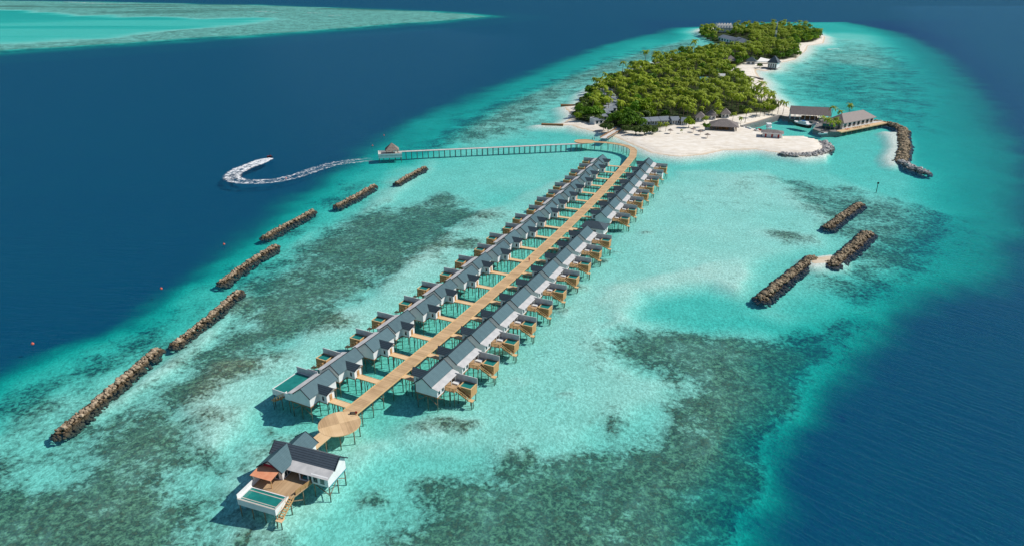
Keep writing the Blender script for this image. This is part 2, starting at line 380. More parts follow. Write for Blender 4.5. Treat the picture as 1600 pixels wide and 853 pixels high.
HOLE = [ # deeper, more saturated water: polygon, feather, extra depth
    (poly_w([(1370, 30), (1500, 60), (1640, 200), (1640, 400), (1530, 400), (1500, 300), (1470, 200), (1430, 120)]), 45, 6.5),
    (poly_w([(1000, 30), (1500, 30), (1480, 60), (1330, 50), (1100, 46), (1040, 62)]), 60, 3.5),
    (poly_w([(600, 240), (720, 150), (860, 95), (1000, 55), (1090, 40), (1060, 62), (930, 100), (800, 150), (700, 205), (640, 250)]), 14, 3.6),
    (poly_w([(1300, 95), (1420, 110), (1480, 190), (1450, 250), (1400, 195), (1330, 170), (1270, 150)]), 20, 2.2),
    (poly_w([(1010, 455), (1110, 440), (1180, 470), (1200, 500), (1110, 505), (1000, 490)]), 7, 2.2),
    (poly_w([(980, 185), (900, 222), (760, 225), (850, 190)]), 10, .6),
    (poly_w([(1250, 520), (1340, 470), (1500, 420), (1560, 330), (1480, 330), (1420, 430), (1330, 460)]), 12, 2.0),
    (poly_w([(1150, 205), (1230, 120), (1300, 100), (1480, 200), (1500, 300), (1430, 240), (1330, 180)]), 25, 1.0),
]
BAR = poly_w([(1268, 404), (1306, 400), (1303, 410), (1272, 412)])
BAR2 = poly_w([(1383, 205), (1402, 206), (1404, 222), (1402, 250), (1392, 256), (1386, 246), (1396, 228), (1392, 214)])

def ground(P):
    """height, coral and forest-floor masks at world points"""
    ds = sdist(P, SHELF) + (vnoise(P, 22, 3) - .5) * 16 + (vnoise(P, 6, 13, 2) - .5) * 4
    R_ = np.hypot(P[:, 0], P[:, 1]); wide = np.clip(R_ / 190, .7, 2.2)
    right = ss(P[:, 0] / np.maximum(P[:, 1], 1), .25, .6)
    e = ds / wide
    z = -28 + 17 * ss(e, -13, 1) + 4.8 * ss(e, -4, 6) + 3.4 * ss(e, 2, 26)
    lag = -2.8 + (vnoise(P, 40, 5) - .5) * 1.0
    for pw, fe in BRIGHT:
        lag = lag + 1.0 * ss(sdist(P, pw) + (vnoise(P, 14, 21) - .5) * fe * 1.3, -fe * .6, fe * .8) * (1 - .0)
    lag = np.minimum(lag, -1.0 - .5 * vnoise(P, 9, 8))
    for pw, fe, dz in HOLE: lag = lag - dz * ss(sdist(P, pw), -fe, fe)
    z = z + (lag + 2.8)
    zlag = z
    dh = sdist(P, HARBOUR); z = np.minimum(z, z * (1 - ss(dh, -7, 3)) + (-3.3 - .4 * vnoise(P, 20, 4)) * ss(dh, -7, 3))
    cor = np.zeros(len(P))
    for pw, fe, st in CORAL:
        cor = np.maximum(cor, st * ss(sdist(P, pw) + (vnoise(P, 12 if fe > 3 else 3, 31) - .5) * fe * 3.2, -fe * 1.8, fe * 1.8))
    cor = cor * (1 - .7 * ss(-z, 6.5, 11))
    z = np.where(z > -6, np.minimum(z + .75 * cor, np.maximum(z, -.9)), z)
    # atoll
    da = sdist(P, ATOLL); dl = sdist(P, ALAG) + (vnoise(P, 160, 41) - .5) * 200
    za = -26 + 23.8 * ss(da + (vnoise(P, 120, 9) - .5) * 70, -60, 45) - ss(dl, -30, 60) * (3.0 + 2.6 * ss(vnoise(P * np.array([.12, 1]), 110, 77), .40, .62) - .9 * ss(P[:, 1], 2500, 1700))
    z = np.where(da > -150, np.maximum(z, za), z)
    cor = np.where(da > 0, .55 * (1 - ss(dl, -60, 30)) + .5 * ss(vnoise(P * np.array([.25, 1]), 90, 51), .55, .75) * ss(P[:, 1], 1900, 2500), cor)
    # land
    dla = sdist(P, LAND) + (vnoise(P, 9, 61) - .5) * 2.0
    sl = np.clip(R_ / 500, .8, 1.8)
    dd = np.maximum(-dla, 0) / sl; zl = np.where(dla > 0, 1.15 * ss(dla, 0, 9), -.11 * dd - .009 * dd * dd)
    z = np.where(dla > 0, np.maximum(zl, .02), np.maximum(z, np.where(dh > -2, -99, zl)))
    for b, hh in ((BAR, .10), (BAR2, -.25)):
        db = sdist(P, b) + (vnoise(P, 4, 71) - .5) * 2; z = np.maximum(z, np.where(db > 0, hh, hh + .22 * db - .03 * db * db))
        cor = cor * (1 - ss(db, -6, 0))
    cor = cor * (1 - ss(dla, -14, -3)) * (1 - ss(dh, -4, 2))
    fo = ss(sdist(P, FOREST), -1, 3)
    return z, cor, fo, ds

def fan(y0, y1, ny, u, nx):
    ys = np.geomspace(y0, y1, ny); us = np.linspace(-u, u, nx)
    X = ys[:, None] * us[None, :]; Y = np.repeat(ys[:, None], nx, 1) - 75.0
    return np.stack([X.ravel(), Y.ravel()], 1), ny, nx
def grid_faces(ny, nx):
    i = np.arange(ny - 1)[:, None] * nx + np.arange(nx - 1)[None, :]
    return np.stack([i, i + 1, i + nx + 1, i + nx], -1).reshape(-1, 4)

P, ny, nx = fan(45, 60000, 900, 2.0, 960)
z, cor, fo, ds = ground(P)
bed_mat = NT('seabed and beach')
def seabed_material():
    nt = bed_mat; p = nt.pos()
    def att(n):
        a = nt.add('ShaderNodeAttribute'); a.attribute_name = n; return a.outputs['Fac']
    ac, af, dep = att('coral'), att('forest'), att('depth')
    n1 = nt.noise(p, .10, 5, .65, .6); n2 = nt.noise(p, .70, 5, .72, .4); n3 = nt.noise(p, 1.7, 3, .6)
    far = nt.sep(p)[1]
    # sand, slightly mottled; the fine grain paints caustic light into its colour
    caustic = nt.noise(nt.mapping(p, (1.0, .6, 1)), 1.7, 3, .62, .8)
    sand = nt.mix(nt.ramp(caustic, .38, .62), (.56, .575, .49), (.95, .93, .84))
    sand = nt.mix(nt.ramp(n1, .40, .68, 0, .30), sand, (.50, .50, .40))
    spots = nt.ramp(nt.noise(p, .16, 6, .75, .5), .62, .70)
    sand = nt.mix(nt.math('MULTIPLY', spots, .55), sand, (.13, .17, .12))
    # coral: clumps of several browns over pale rubble
    base = nt.mix(nt.ramp(n2, .40, .58), (.35, .36, .22), (.07, .085, .045))
    base = nt.mix(nt.ramp(n3, .46, .66, 0, .85), base, (.055, .06, .045))
    base = nt.mix(nt.ramp(nt.noise(p, .7, 4, .7), .54, .66, 0, .6), base, (.27, .17, .085))
    amt = nt.math('MULTIPLY', ac, 1.0); th = nt.math('ADD', nt.math('MULTIPLY', nt.math('SUBTRACT', n1, .5), 1.2), nt.math('MULTIPLY', nt.math('SUBTRACT', n2, .5), 1.7))
    th = nt.math('ADD', th, nt.math('MULTIPLY', nt.math('SUBTRACT', nt.noise(p, .035, 3, .6), .5), .8))
    k = nt.ramp(nt.math('ADD', amt, th), .26, .80)
    k = nt.math('MULTIPLY', k, nt.ramp(ac, .0, .12))
    k = nt.math('MULTIPLY', k, nt.ramp(n1, .25, .55, .75, .97))
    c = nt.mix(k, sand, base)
    c = water_column(nt, c, dep)
    z_ = nt.sep(p)[2]
    dry = nt.mix(nt.ramp(nt.noise(p, .25, 5, .6), .35, .65), (.72, .645, .54), (.84, .785, .70))
    dry = nt.mix(nt.ramp(nt.noise(nt.mapping(p, (.3, 1.6, 1)), .22, 4), .54, .68, 0, .55), dry, (.50, .44, .36))
    wet = (.56, .43, .28)
    zj = nt.math('ADD', z_, nt.math('MULTIPLY', nt.noise(p, .12, 3), .25))
    wr = nt.math('MULTIPLY', nt.math('LESS_THAN', nt.math('ABSOLUTE', nt.math('SUBTRACT', zj, .72)), .03), nt.ramp(nt.noise(p, .5, 3), .45, .6))
    dry = nt.mix(nt.math('MULTIPLY', wr, .6), dry, (.22, .17, .11))
    dry = nt.mix(nt.ramp(zj, .10, .42), wet, dry)
    c = nt.mix(nt.math('GREATER_THAN', z_, 0.0), c, dry)
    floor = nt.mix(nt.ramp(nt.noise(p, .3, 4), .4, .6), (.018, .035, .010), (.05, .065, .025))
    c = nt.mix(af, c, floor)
    # in deep water the light comes back from the water, not from the slope of the bed
    g_ = nt.add('ShaderNodeNewGeometry'); up = nt.add('ShaderNodeMix', data_type='VECTOR'); nt.link(nt.ramp(dep, 3.0, 8.0, 0, 1), up.inputs[0]); nt.link(g_.outputs['Normal'], up.inputs[4]); up.inputs[5].default_value = (0, 0, 1)
    nt.out(c, .9, .05, up.outputs[1])
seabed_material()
zg = np.where(z < -2.6, -2.6 + (z + 2.6) * .06, z)
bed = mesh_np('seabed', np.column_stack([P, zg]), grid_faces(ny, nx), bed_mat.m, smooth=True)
for nm, arr in (('coral', cor), ('forest', fo), ('depth', np.maximum(-z, 0))):
    a = bed.data.attributes.new(nm, 'FLOAT', 'POINT'); a.data.foreach_set('value', arr.astype(np.float32))
tag(bed, kind='structure'); bed.name = 'ground'
def gz(x, y): return float(ground(np.array([[x, y]]))[0][0])

# the sea: a thin clear skin that mirrors the sky over the bed
def sea_material():
    nt = NT('sea surface'); p = nt.pos()
    a = nt.add('ShaderNodeAttribute'); a.attribute_name = 'open'; op = a.outputs['Fac']
    w = nt.add('ShaderNodeAttribute'); w.attribute_name = 'wind'; wi = w.outputs['Fac']
    qr = nt.mapping(p, (1, 1, 1), (0, 0, R(44))); ql = nt.mapping(p, (1, 1, 1), (0, 0, R(6)))   # swell wraps round the two sides of the reef
    def crest(v, st, sc):
        return nt.math('POWER', nt.math('SUBTRACT', 1.0, nt.math('MULTIPLY', nt.math('ABSOLUTE', nt.math('SUBTRACT', nt.noise(nt.mapping(v, st), sc, 3, .6, .4), .5)), 3.0)), 2.0)
    cm = nt.add('ShaderNodeMix', data_type='FLOAT'); nt.link(nt.ramp(nt.sep(p)[0], -20, 40), cm.inputs[0])
    nt.link(crest(ql, (.16, 1, 1), .26), cm.inputs[2]); nt.link(crest(qr, (.16, 1, 1), .26), cm.inputs[3])
    m2 = nt.add('ShaderNodeMix', data_type='FLOAT'); nt.link(nt.ramp(nt.sep(p)[0], -20, 40), m2.inputs[0])
    nt.link(nt.noise(nt.mapping(ql, (.3, 1, 1)), .85, 4, .6, .3), m2.inputs[2]); nt.link(nt.noise(nt.mapping(qr, (.3, 1, 1)), .85, 4, .6, .3), m2.inputs[3])
    big = cm.outputs[0]; mid = m2.outputs[0]
    sml = nt.noise(nt.mapping(p, (.7, 1.0, 1)), 2.6, 3, .6)
    h = nt.math('ADD', nt.math('MULTIPLY', big, .42), nt.math('ADD', nt.math('MULTIPLY', mid, .42), nt.math('MULTIPLY', sml, .04)))
    h2 = nt.math('ADD', nt.math('MULTIPLY', mid, .16), nt.math('MULTIPLY', sml, .05))
    hh = nt.add('ShaderNodeMix', data_type='FLOAT'); nt.link(op, hh.inputs[0]); nt.link(h2, hh.inputs[2]); nt.link(h, hh.inputs[3])
    b = nt.add('ShaderNodeBump'); b.inputs['Distance'].default_value = 1.0; nt.link(hh.outputs[0], b.inputs['Height'])
    b.inputs['Strength'].default_value = .8
    fr = nt.add('ShaderNodeFresnel'); fr.inputs[0].default_value = 1.333; nt.link(b.outputs[0], fr.inputs['Normal'])
    gl = nt.add('ShaderNodeBsdfGlossy'); gl.inputs['Roughness'].default_value = .12; nt.link(b.outputs[0], gl.inputs['Normal']); gl.inputs[0].default_value = (.22, .62, 1, 1)
    tr = nt.add('ShaderNodeBsdfTransparent'); mx = nt.add('ShaderNodeMixShader')
    f = nt.math('DIVIDE', nt.math('MULTIPLY', fr.outputs[0], nt.math('MULTIPLY_ADD', wi, 1.5, 1.2)), nt.math('MULTIPLY_ADD', fr.outputs[0], 9.0, 1.0))
    nt.link(f, mx.inputs[0]); nt.link(tr.outputs[0], mx.inputs[1]); nt.link(gl.outputs[0], mx.inputs[2])
    nt.link(mx.outputs[0], nt.n['Material Output'].inputs[0]); nt.n.remove(nt.b)
    return nt.m
P2, ny2, nx2 = fan(45, 60000, 260, 2.0, 280)
sea = mesh_np('sea', np.column_stack([P2, np.zeros(len(P2))]), grid_faces(ny2, nx2), sea_material(), smooth=True)
z2, _, _, ds2 = ground(P2)
WIND = [(poly_w([(400, 60), (700, 45), (790, 60), (760, 120), (640, 190), (540, 260), (480, 240), (420, 150)]), 60, 1.0),
        (poly_w([(1400, 10), (1700, 10), (1700, 260), (1560, 260), (1480, 120)]), 60, .9),
        (poly_w([(1380, 60), (1640, 60), (1640, 420), (1500, 390), (1450, 250), (1420, 140)]), 50, .55),
        (poly_w([(1500, 380), (1700, 350), (1700, 520), (1480, 500)]), 25, .35)]
wv = np.zeros(len(P2))
for pw, fe, st in WIND: wv = np.maximum(wv, st * ss(sdist(P2, pw), -fe, fe))
for nm, arr in (('open', ss(-z2, 5, 14)), ('wind', wv)):
    a = sea.data.attributes.new(nm, 'FLOAT', 'POINT'); a.data.foreach_set('value', arr.astype(np.float32))
tag(sea, kind='structure'); sea.name = 'water'
# ------------------------------------------------------------------ the boardwalk's line
PC = (-2.99263096e-04, 5.90667724e-01, -1.15830267e+02)
_ys = np.linspace(110, 420, 3101); _xs = np.polyval(PC, _ys)
_s = np.concatenate([[0], np.cumsum(np.hypot(np.diff(_xs), np.diff(_ys)))])
def path(s, n=0.0):
    y = float(np.interp(s, _s, _ys)); x = float(np.polyval(PC, y)); d = 2 * PC[0] * y + PC[1]
    L = math.hypot(d, 1); t = Vector((d / L, 1 / L, 0)); nn = Vector((t.y, -t.x, 0))
    return Vector((x, y, 0)) + nn * n, t, math.atan2(t.y, t.x) - math.pi / 2
def add_piles(parent, pts, z1, z0=-3.6, r=.13, name='pile'):
    for p in pts:
        MB().tube((p[0], p[1], z0), (p[0], p[1], z1), r, r * .9, 6).build(name, M['pile'], parent)
class VM(MB):
    """mirrors itself in x when the villa stands left of the boardwalk"""
    SX = 1
    def build(s, name, mats, parent=None, flip=False):
        if VM.SX < 0:
            s.v = [(-x, y, z) for x, y, z in s.v]; uv = s.uv; out = []; k = 0; nf = []
            for f in s.f: out += list(uv[k:k + len(f)])[::-1]; k += len(f); nf.append(f[::-1])
            s.f = nf; s.uv = out
        return MB.build(s, name, mats, parent)
def roofq(m, a, b, c, d, th=.12, mi=0):
    """roof pane: a-b the ridge, c-d the eave (a above d); v runs down the slope"""
    a, b, c, d = map(Vector, (a, b, c, d)); e = (b - a).normalized()
    dn = (d - a) - e * (d - a).dot(e); dn = dn.normalized()
    uv = [((p - a).dot(e), (p - a).dot(dn)) for p in (a, b, c, d)]
    m.slab([a, b, c, d], th, mi, uv)
def window(par, x0, x1, y0, y1, z0, z1, nx=0, ny=0, glass='glass', mull=0, fr=.09, name='window', fm='trim'):
    """a framed window in a wall facing (nx,ny); x0,y0..x1,y1 the wall line"""
    f = VM(); ox, oy = nx * .07, ny * .07
    def bar(u0, u1, za, zb):
        xa, xb = x0 + (x1 - x0) * u0, x0 + (x1 - x0) * u1; ya, yb = y0 + (y1 - y0) * u0, y0 + (y1 - y0) * u1
        if nx: f.box(x0 - abs(nx) * .01, x0 + ox, ya, yb, za, zb)
        else: f.box(xa, xb, y0 - abs(ny) * .01, y0 + oy, za, zb)
    L = math.hypot(x1 - x0, y1 - y0); w = fr / L
    bar(0, w, z0, z1); bar(1 - w, 1, z0, z1); bar(w, 1 - w, z0, z0 + fr); bar(w, 1 - w, z1 - fr, z1)
    for k in range(mull): u = (k + 1) / (mull + 1); bar(u - w / 2, u + w / 2, z0 + fr, z1 - fr)
    wo = f.build(name, M[fm], par); g = VM()
    if nx: g.box(x0 - .02, x0 + ox * .4, y0 + fr * .9, y1 - fr * .9, z0 + fr * .9, z1 - fr * .9)
    else: g.box(x0 + fr * .9, x1 - fr * .9, y0 - .02, y0 + oy * .4, z0 + fr * .9, z1 - fr * .9)
    g.build('pane', M[glass], wo); return wo
def door(par, x, y0, y1, z0, z1, nx):
    d = VM().box(x - .02, x + nx * .08, y0, y1, z0, z1).build('door', M['tan'], par)
    VM().box(x + nx * .08, x + nx * .14, y0 + .12, y0 + .2, z0 + .9, z0 + 1.15).build('handle', M['dark'], d)
def railing(par, pts, z, h=1.0, mat='tan', name='railing', slat=.22):
    m = VM()
    for a, b in zip(pts[:-1], pts[1:]):
        a = Vector((*a, z)); b = Vector((*b, z)); L = (b - a).length; k = max(1, round(L / 1.4))
        for i in range(k + 1):
            p = a.lerp(b, i / k); m.box(p.x - .06, p.x + .06, p.y - .06, p.y + .06, z, z + h)
        for q in np.arange(.18, h, slat): m.beam(a + Vector((0, 0, q)), b + Vector((0, 0, q)), .04, .10)
        m.beam(a + Vector((0, 0, h + .03)), b + Vector((0, 0, h + .03)), .14, .06)
    return m.build(name, M[mat], par)
def stair(par, a, b, width, side, mat='tan'):
    """flight from a (top) down to b; side = horizontal unit vector across"""
    a = Vector(a); b = Vector(b); s = Vector((*side, 0)); st = VM()
    for q in (-1, 1): st.beam(a + s * q * width / 2, b + s * q * width / 2, .10, .34)
    n = max(4, int((a.z - b.z) / .22))
    for i in range(n):
        p = a.lerp(b, (i + .5) / n); d = (b - a); d.z = 0; d.normalize(); w = width / 2 - .06
        c = [p + d * .15 + s * w, p + d * .15 - s * w, p - d * .15 - s * w, p - d * .15 + s * w]
        st.slab([(q.x, q.y, p.z + .12) for q in c], .06)
    o = st.build('stairs', M[mat], par); r = VM()
    for q in (-1, 1):
        up = Vector((0, 0, .95)); o2 = s * q * (width / 2 + .02); r.beam(a + o2 + up, b + o2 + up, .07, .09)
        for i in range(4):
            p = a.lerp(b, i / 3) + o2; r.beam(p, p + up, .07, .07)
    r.build('handrail', M['edge'], o); return o

def villa_body(r, y1=10.0, ends=True):
    """walls, roofs, windows and terrace walls of one overwater villa: ridge along y at x=0, terrace to +x"""
    VM().box(-2.42, 4.2, .05, y1 - .05, 1.95, 2.2).build('floor', M['brown'], r)
    w = VM(); F = [(-2.3, 2.2), (4.1, 2.2), (4.1, 4.5), (2.55, 4.86), (0, 6.9), (-2.3, 5.0)]
    w.hprism(F, .15, 3.7); w.hprism([(-2.3, 2.2), (2.3, 2.2), (2.3, 5.0), (0, 6.9), (-2.3, 5.0)], 3.7, 9.0); w.hprism(F, 9.0, y1 - .15)
    w.build('wall', M['white'], r)
    rf = VM(); roofq(rf, (0, -.2, 7.12), (0, y1 + .2, 7.12), (-2.8, y1 + .2, 4.84), (-2.8, -.2, 4.84)); roofq(rf, (0, y1 + .2, 7.125), (0, -.2, 7.125), (2.7, -.2, 4.95), (2.7, y1 + .2, 4.95))
    rf.build('roof', M['roof'], r)
    t = VM()
    for y in (-.26, y1 + .26):
        t.beam((0, y, 7.08), (-2.85, y, 4.76), .10, .24); t.beam((0, y, 7.08), (2.76, y, 4.86), .10, .24)
    t.box(-.09, .09, -.2, y1 + .2, 7.08, 7.2)
    t.build('rake_trim', M['rake'], r)
    l = VM(); roofq(l, (2.7, -.15, 4.88), (2.7, y1 + .15, 4.88), (4.75, y1 + .15, 4.42), (4.75, -.15, 4.42), .08)
    l.build('lean_to_roof', M['lean'], r)
    for ya in (.45, 2.15): window(r, 4.1, 4.1, ya, ya + 1.2, 2.55, 4.2, nx=1, fr=.11)
    window(r, 2.3, 2.3, 4.2, 8.7, 2.52, 4.6, nx=1, mull=3, name='glass_door', glass='glass_dark')
    p = VM()
    for y in (6.3,): p.box(4.45, 4.6, y, y + .15, 2.5, 4.4)
    p.build('post', M['white'], r)
def porch(r):
    w = VM(); w.hprism([(3.2, 2.2), (6.0, 2.2), (6.0, 4.75), (4.6, 5.95), (3.2, 4.75)], -5.0, -2.3, ax='x')
    w.build('porch_wall', M['white'], r)
    VM().box(-5.1, -2.42, 3.15, 6.05, 1.97, 2.2).build('porch_floor', M['brown'], r)
    q = VM(); roofq(q, (-6.0, 4.6, 6.2), (-1.0, 4.6, 6.2), (-2.65, 2.8, 4.78), (-5.3, 2.8, 4.78), .1); roofq(q, (-1.0, 4.6, 6.204), (-6.0, 4.6, 6.204), (-5.3, 6.4, 4.78), (-2.65, 6.4, 4.78), .1)
    q.build('porch_roof', M['roof_slat'], r)
    t = VM(); t.beam((-6.03, 4.6, 6.14), (-5.33, 2.74, 4.7), .1, .2); t.beam((-6.03, 4.6, 6.14), (-5.33, 6.46, 4.7), .1, .2); t.build('porch_trim', M['rake'], r)
    door(r, -5.0, 4.2, 5.1, 2.22, 4.25, -1)
    window(r, -4.25, -3.45, 3.2, 3.2, 2.7, 4.15, ny=-1, glass='glass_dark')
def villa_terrace(r, poolmat='clad'):
    d = VM().box(2.32, 6.98, 3.72, 8.98, 2.34, 2.5); d.build('terrace_deck', M['boards_deck'], r)
    VM().box(4.2, 10.7, 9.02, 9.2, 1.9, 4.75).build('privacy_wall', M['white2'], r)
    b = VM(); z0, z1 = .5, 3.12; x0, x1, y0, y1 = 7.0, 10.6, 5.85, 9.0
    b.box(x0, x1, y0, y0 + .16, z0, z1); b.box(x1 - .16, x1, y0 + .16, y1, z0, z1); b.box(x0, x0 + .16, y0 + .16, y1, 1.5, z1); b.box(x0 + .16, x1 - .16, y1 - .16, y1, z0, z1)
    b.box(x0 + .16, x1 - .16, y0 + .16, y1 - .16, 1.4, 1.6)
    pb = b.build('pool_box', M[poolmat], r)
    c = VM(); c.box(x0 - .04, x1 + .05, y0 - .05, y0 + .25, z1, z1 + .06); c.box(x1 - .25, x1 + .05, y0 + .25, y1, z1, z1 + .06); c.box(x0 - .04, x0 + .22, y0 + .25, y1, z1, z1 + .06)
    c.build('coping', M['edge' if poolmat == 'clad' else 'trim'], pb)
    VM().box(x0 + .17, x1 - .17, y0 + .17, y1 - .17, 1.61, z1 - .14).build('pool_water', M['pool'], r)
    VM().box(4.3, 6.0, 7.0, 8.4, 2.5, 2.85).build('daybed', M['white'], r)
    stair(r, (6.7, 5.1, 2.5), (10.5, 5.1, .55), 1.05, (0, 1))
    VM().box(10.45, 11.7, 4.5, 5.75, .38, .5).build('landing', M['edge'], r)
    railing(r, [(4.25, 3.8), (6.7, 3.8), (6.7, 4.5)], 2.5, .95, 'tan')
    add_piles2(r, [(5.4, 3.9), (6.8, 3.9), (6.8, 5.8), (8.8, 6.1), (10.3, 6.1), (10.3, 8.8), (7.1, 8.8), (11.4, 4.7), (11.4, 5.5)], [2.34, 2.34, 2.34, .5, .5, .5, 1.5, .38, .38])
def add_piles2(r, pts, tops, z0=-3.6, rad=.12, name='pile'):
    for (x, y), t in zip(pts, tops): VM().tube((x, y, z0), (x, y, t), rad, rad * .9, 6).build(name, M['pile'], r)
def villa_piles(r, porch_=True):
    pts = [(x, y) for x in (-2.1, 1.0, 3.9) for y in (.4, 3.5, 6.6, 9.6)]
    if porch_: pts += [(-4.8, 3.4), (-4.8, 5.8)]
    add_piles2(r, pts, [1.95] * len(pts))
    for a, b in (((-2.1, .4), (1.0, .4)), ((3.9, .4), (1.0, .4)), ((3.9, 3.7), (3.9, .4)), ((-2.1, 3.7), (-2.1, .4)), ((-2.1, 7), (-2.1, 3.7))):
        VM().beam((a[0], a[1], -.4), (b[0], b[1], 1.9), .1, .14).build('brace', M['pile'], r)

ORD = ['nearest', 'second', 'third', 'fourth', 'fifth', 'sixth', 'seventh', 'eighth', 'ninth', 'tenth', 'eleventh', 'twelfth', 'thirteenth', 'fourteenth', 'fifteenth',
       'sixteenth', 'seventeenth', 'eighteenth', 'nineteenth', 'farthest']
def make_villa(sx, label=None, poolmat='clad', terrace=True):
    VM.SX = sx
    r = empty('overwater_villa'); villa_body(r); porch(r); villa_piles(r)
    if terrace: villa_terrace(r, poolmat)
    VM.SX = 1; return r
protoR = make_villa(1); protoL = make_villa(-1)
def walkway(side, i, s_, n0, rz, ntip):
    """short deck from the boardwalk's edge to a villa's porch"""
    o, t, _ = path(s_, 0); w = empty('connecting_walkway', o, rz)
    a, b = 2.03 * side, ntip * side
    VM.SX = 1; m = MB(); x0, x1 = min(a, b), max(a, b)
    for y in (0,): m.slab([(x0, -.95, 2.46), (x1, -.95, 2.46), (x1, .95, 2.46), (x0, .95, 2.46)], .16, 0, [(x0, 0), (x1, 0), (x1, 1.9), (x0, 1.9)])
    m.build('deck', M['boards_light'], w)
    e = MB(); e.box(x0, x1, -1.03, -.95, 2.28, 2.52); e.box(x0, x1, .95, 1.03, 2.28, 2.52); e.build('edge_board', M['edge'], w)
    n = 3 if abs(x1 - x0) > 5 else 2
    for k in range(n):
        x = x0 + (x1 - x0) * (k + .6) / (n + .2)
        for y in (-.8, .8): MB().tube((x, y, -3.6), (x, y, 2.3), .11, .1, 6).build('pile', M['pile'], w)
        MB().beam((x, -.8, .2), (x, .8, 1.9), .08, .12).build('brace', M['pile'], w)
    sd = 'right' if side > 0 else 'left'
    tag(w, '%s of the short timber walkways leading %s from the boardwalk to the villas' % (ORD[i] if not (side > 0 and i == 17) else 'farthest', sd), 'walkway', 'walkways from the boardwalk to the villas')
SR = [47.4, 59.8, 72.6, 84.9, 97.8, 110.5, 123.3, 136.3, 149.6, 162.4, 191.4, 204.3, 217.4, 230.2, 243.0, 256.4, 269.6, 283.0]
SL = [29.9, 42.0, 55.5, 67.5, 80.8, 93.3, 106.7, 119.5, 133.2, 146.2, 160.0, 172.9, 186.8, 199.9, 213.4, 226.6, 240.3, 254.2, 268.0, 281.6]
whiteR = None
for side, SS, proto in ((1, SR, protoR), (-1, SL, protoL)):
    for i, s_ in enumerate(SS):
        if side > 0: n = 11.3 + .9 * max(0, (s_ - 150) / 130)
        else: n = 12.7 if i % 2 == 0 else 13.7
        s_ = s_ + .3
        if side < 0 and i == 0: r = make_villa(-1, terrace=False); firstL = r
        elif side > 0 and i == 16: r = make_villa(1, poolmat='white')
        else: r = proto if i == (1 if side < 0 else 0) else copy_tree(proto)
        o, t, rz = path(s_ + 5, n * side); r.location = o - t * 5; r.rotation_euler.z = rz
        far = ['', ', '][0]
        sd = 'right' if side > 0 else 'left'
        nth = ORD[i] if not (side > 0 and i == 17) else 'farthest'
        if side < 0 and i == 0: lab = 'nearest villa left of the boardwalk, white, with a wide infinity pool behind it'
        elif side > 0 and i == 0: lab = 'nearest villa right of the boardwalk, its blue shaded gable end facing us'
        elif side > 0 and i == 16: lab = 'second farthest villa right of the boardwalk, its pool box painted white'
        elif side > 0 and i == 9: lab = 'tenth villa right of the boardwalk, last before the dark hipped service house'
        elif side > 0 and i == 10: lab = 'eleventh villa right of the boardwalk, its pale gable rising behind the service house'
        else: lab = '%s grey roofed villa from the near end, %s of the boardwalk' % (nth, sd)
        tag(r, lab, 'villa', 'overwater villas along the boardwalk')
        walkway(side, i, s_ + 4.6, n, rz, n - 5.02)
# the first villa on the left has a bigger pool of its own
VM.SX = -1; r = firstL
VM().box(2.32, 6.0, 3.72, 8.98, 2.34, 2.5).build('terrace_deck', M['boards_deck'], r)
b = VM(); b.box(6.0, 11.2, 1.0, 1.16, 1.5, 3.1); b.box(11.04, 11.2, 1.16, 10, 1.5, 3.1); b.box(6.0, 6.16, 1.16, 10, 1.5, 2.6); b.box(6.16, 11.04, 1.16, 10, 1.5, 1.7); b.box(6.0, 11.2, 10, 10.16, 1.5, 3.1)
b.build('pool_box', M['white'], r)
VM().box(6.17, 11.03, 1.17, 9.99, 1.71, 2.95).build('pool_water', M['pool'], r)
VM().box(4.2, 11.3, 10.2, 10.36, 1.9, 4.7).box(4.2, 7.6, 10.38, 10.5, 1.9, 4.95).build('privacy_wall', M['white2'], r)
VM().box(4.2, 6.1, .2, .36, 2.0, 3.9).box(5.96, 6.1, .36, 1.0, 2.0, 3.9).build('screen_wall', M['white'], r)
VM().box(4.25, 8.4, .3, 3.7, 2.2, 2.36).build('terrace', M['boards_deck'], r) if False else None
stair(r, (6.6, .3, 2.2), (9.6, .3, .55), 1.0, (0, 1), 'brown'); VM().box(9.5, 10.8, -.2, .85, .38, .5).build('landing', M['edge'], r)
add_piles2(r, [(5.8, 1.1), (8.5, 1.2), (11, 1.2), (11, 5.5), (11, 9.8), (8.5, 9.8), (6.1, 9.8), (6.1, 5.5), (10.6, .3)], [1.5] * 8 + [.38])
VM.SX = 1

# hipped service house between the two groups on the right
def hip_roof(m, x0, x1, y0, y1, z0, h, over=.6, th=.14, ridge_frac=None):
    x0 -= over; x1 += over; y0 -= over; y1 += over; L, W = x1 - x0, y1 - y0; cz = z0 + h
    if L >= W:
        k = W / 2 * (1 if ridge_frac is None else ridge_frac); a = (x0 + k, (y0 + y1) / 2, cz); b = (x1 - k, (y0 + y1) / 2, cz)
        roofq(m, a, b, (x1, y0, z0), (x0, y0, z0), th); roofq(m, b, a, (x0, y1, z0), (x1, y1, z0), th)
        tri(m, a, (x0, y1, z0), (x0, y0, z0), th); tri(m, b, (x1, y0, z0), (x1, y1, z0), th)
    else:
        k = L / 2 * (1 if ridge_frac is None else ridge_frac); a = ((x0 + x1) / 2, y0 + k, cz); b = ((x0 + x1) / 2, y1 - k, cz)
        roofq(m, a, b, (x1, y1, z0), (x1, y0, z0), th); roofq(m, b, a, (x0, y0, z0), (x0, y1, z0), th)
        tri(m, a, (x0, y0, z0), (x1, y0, z0), th); tri(m, b, (x1, y1, z0), (x0, y1, z0), th)
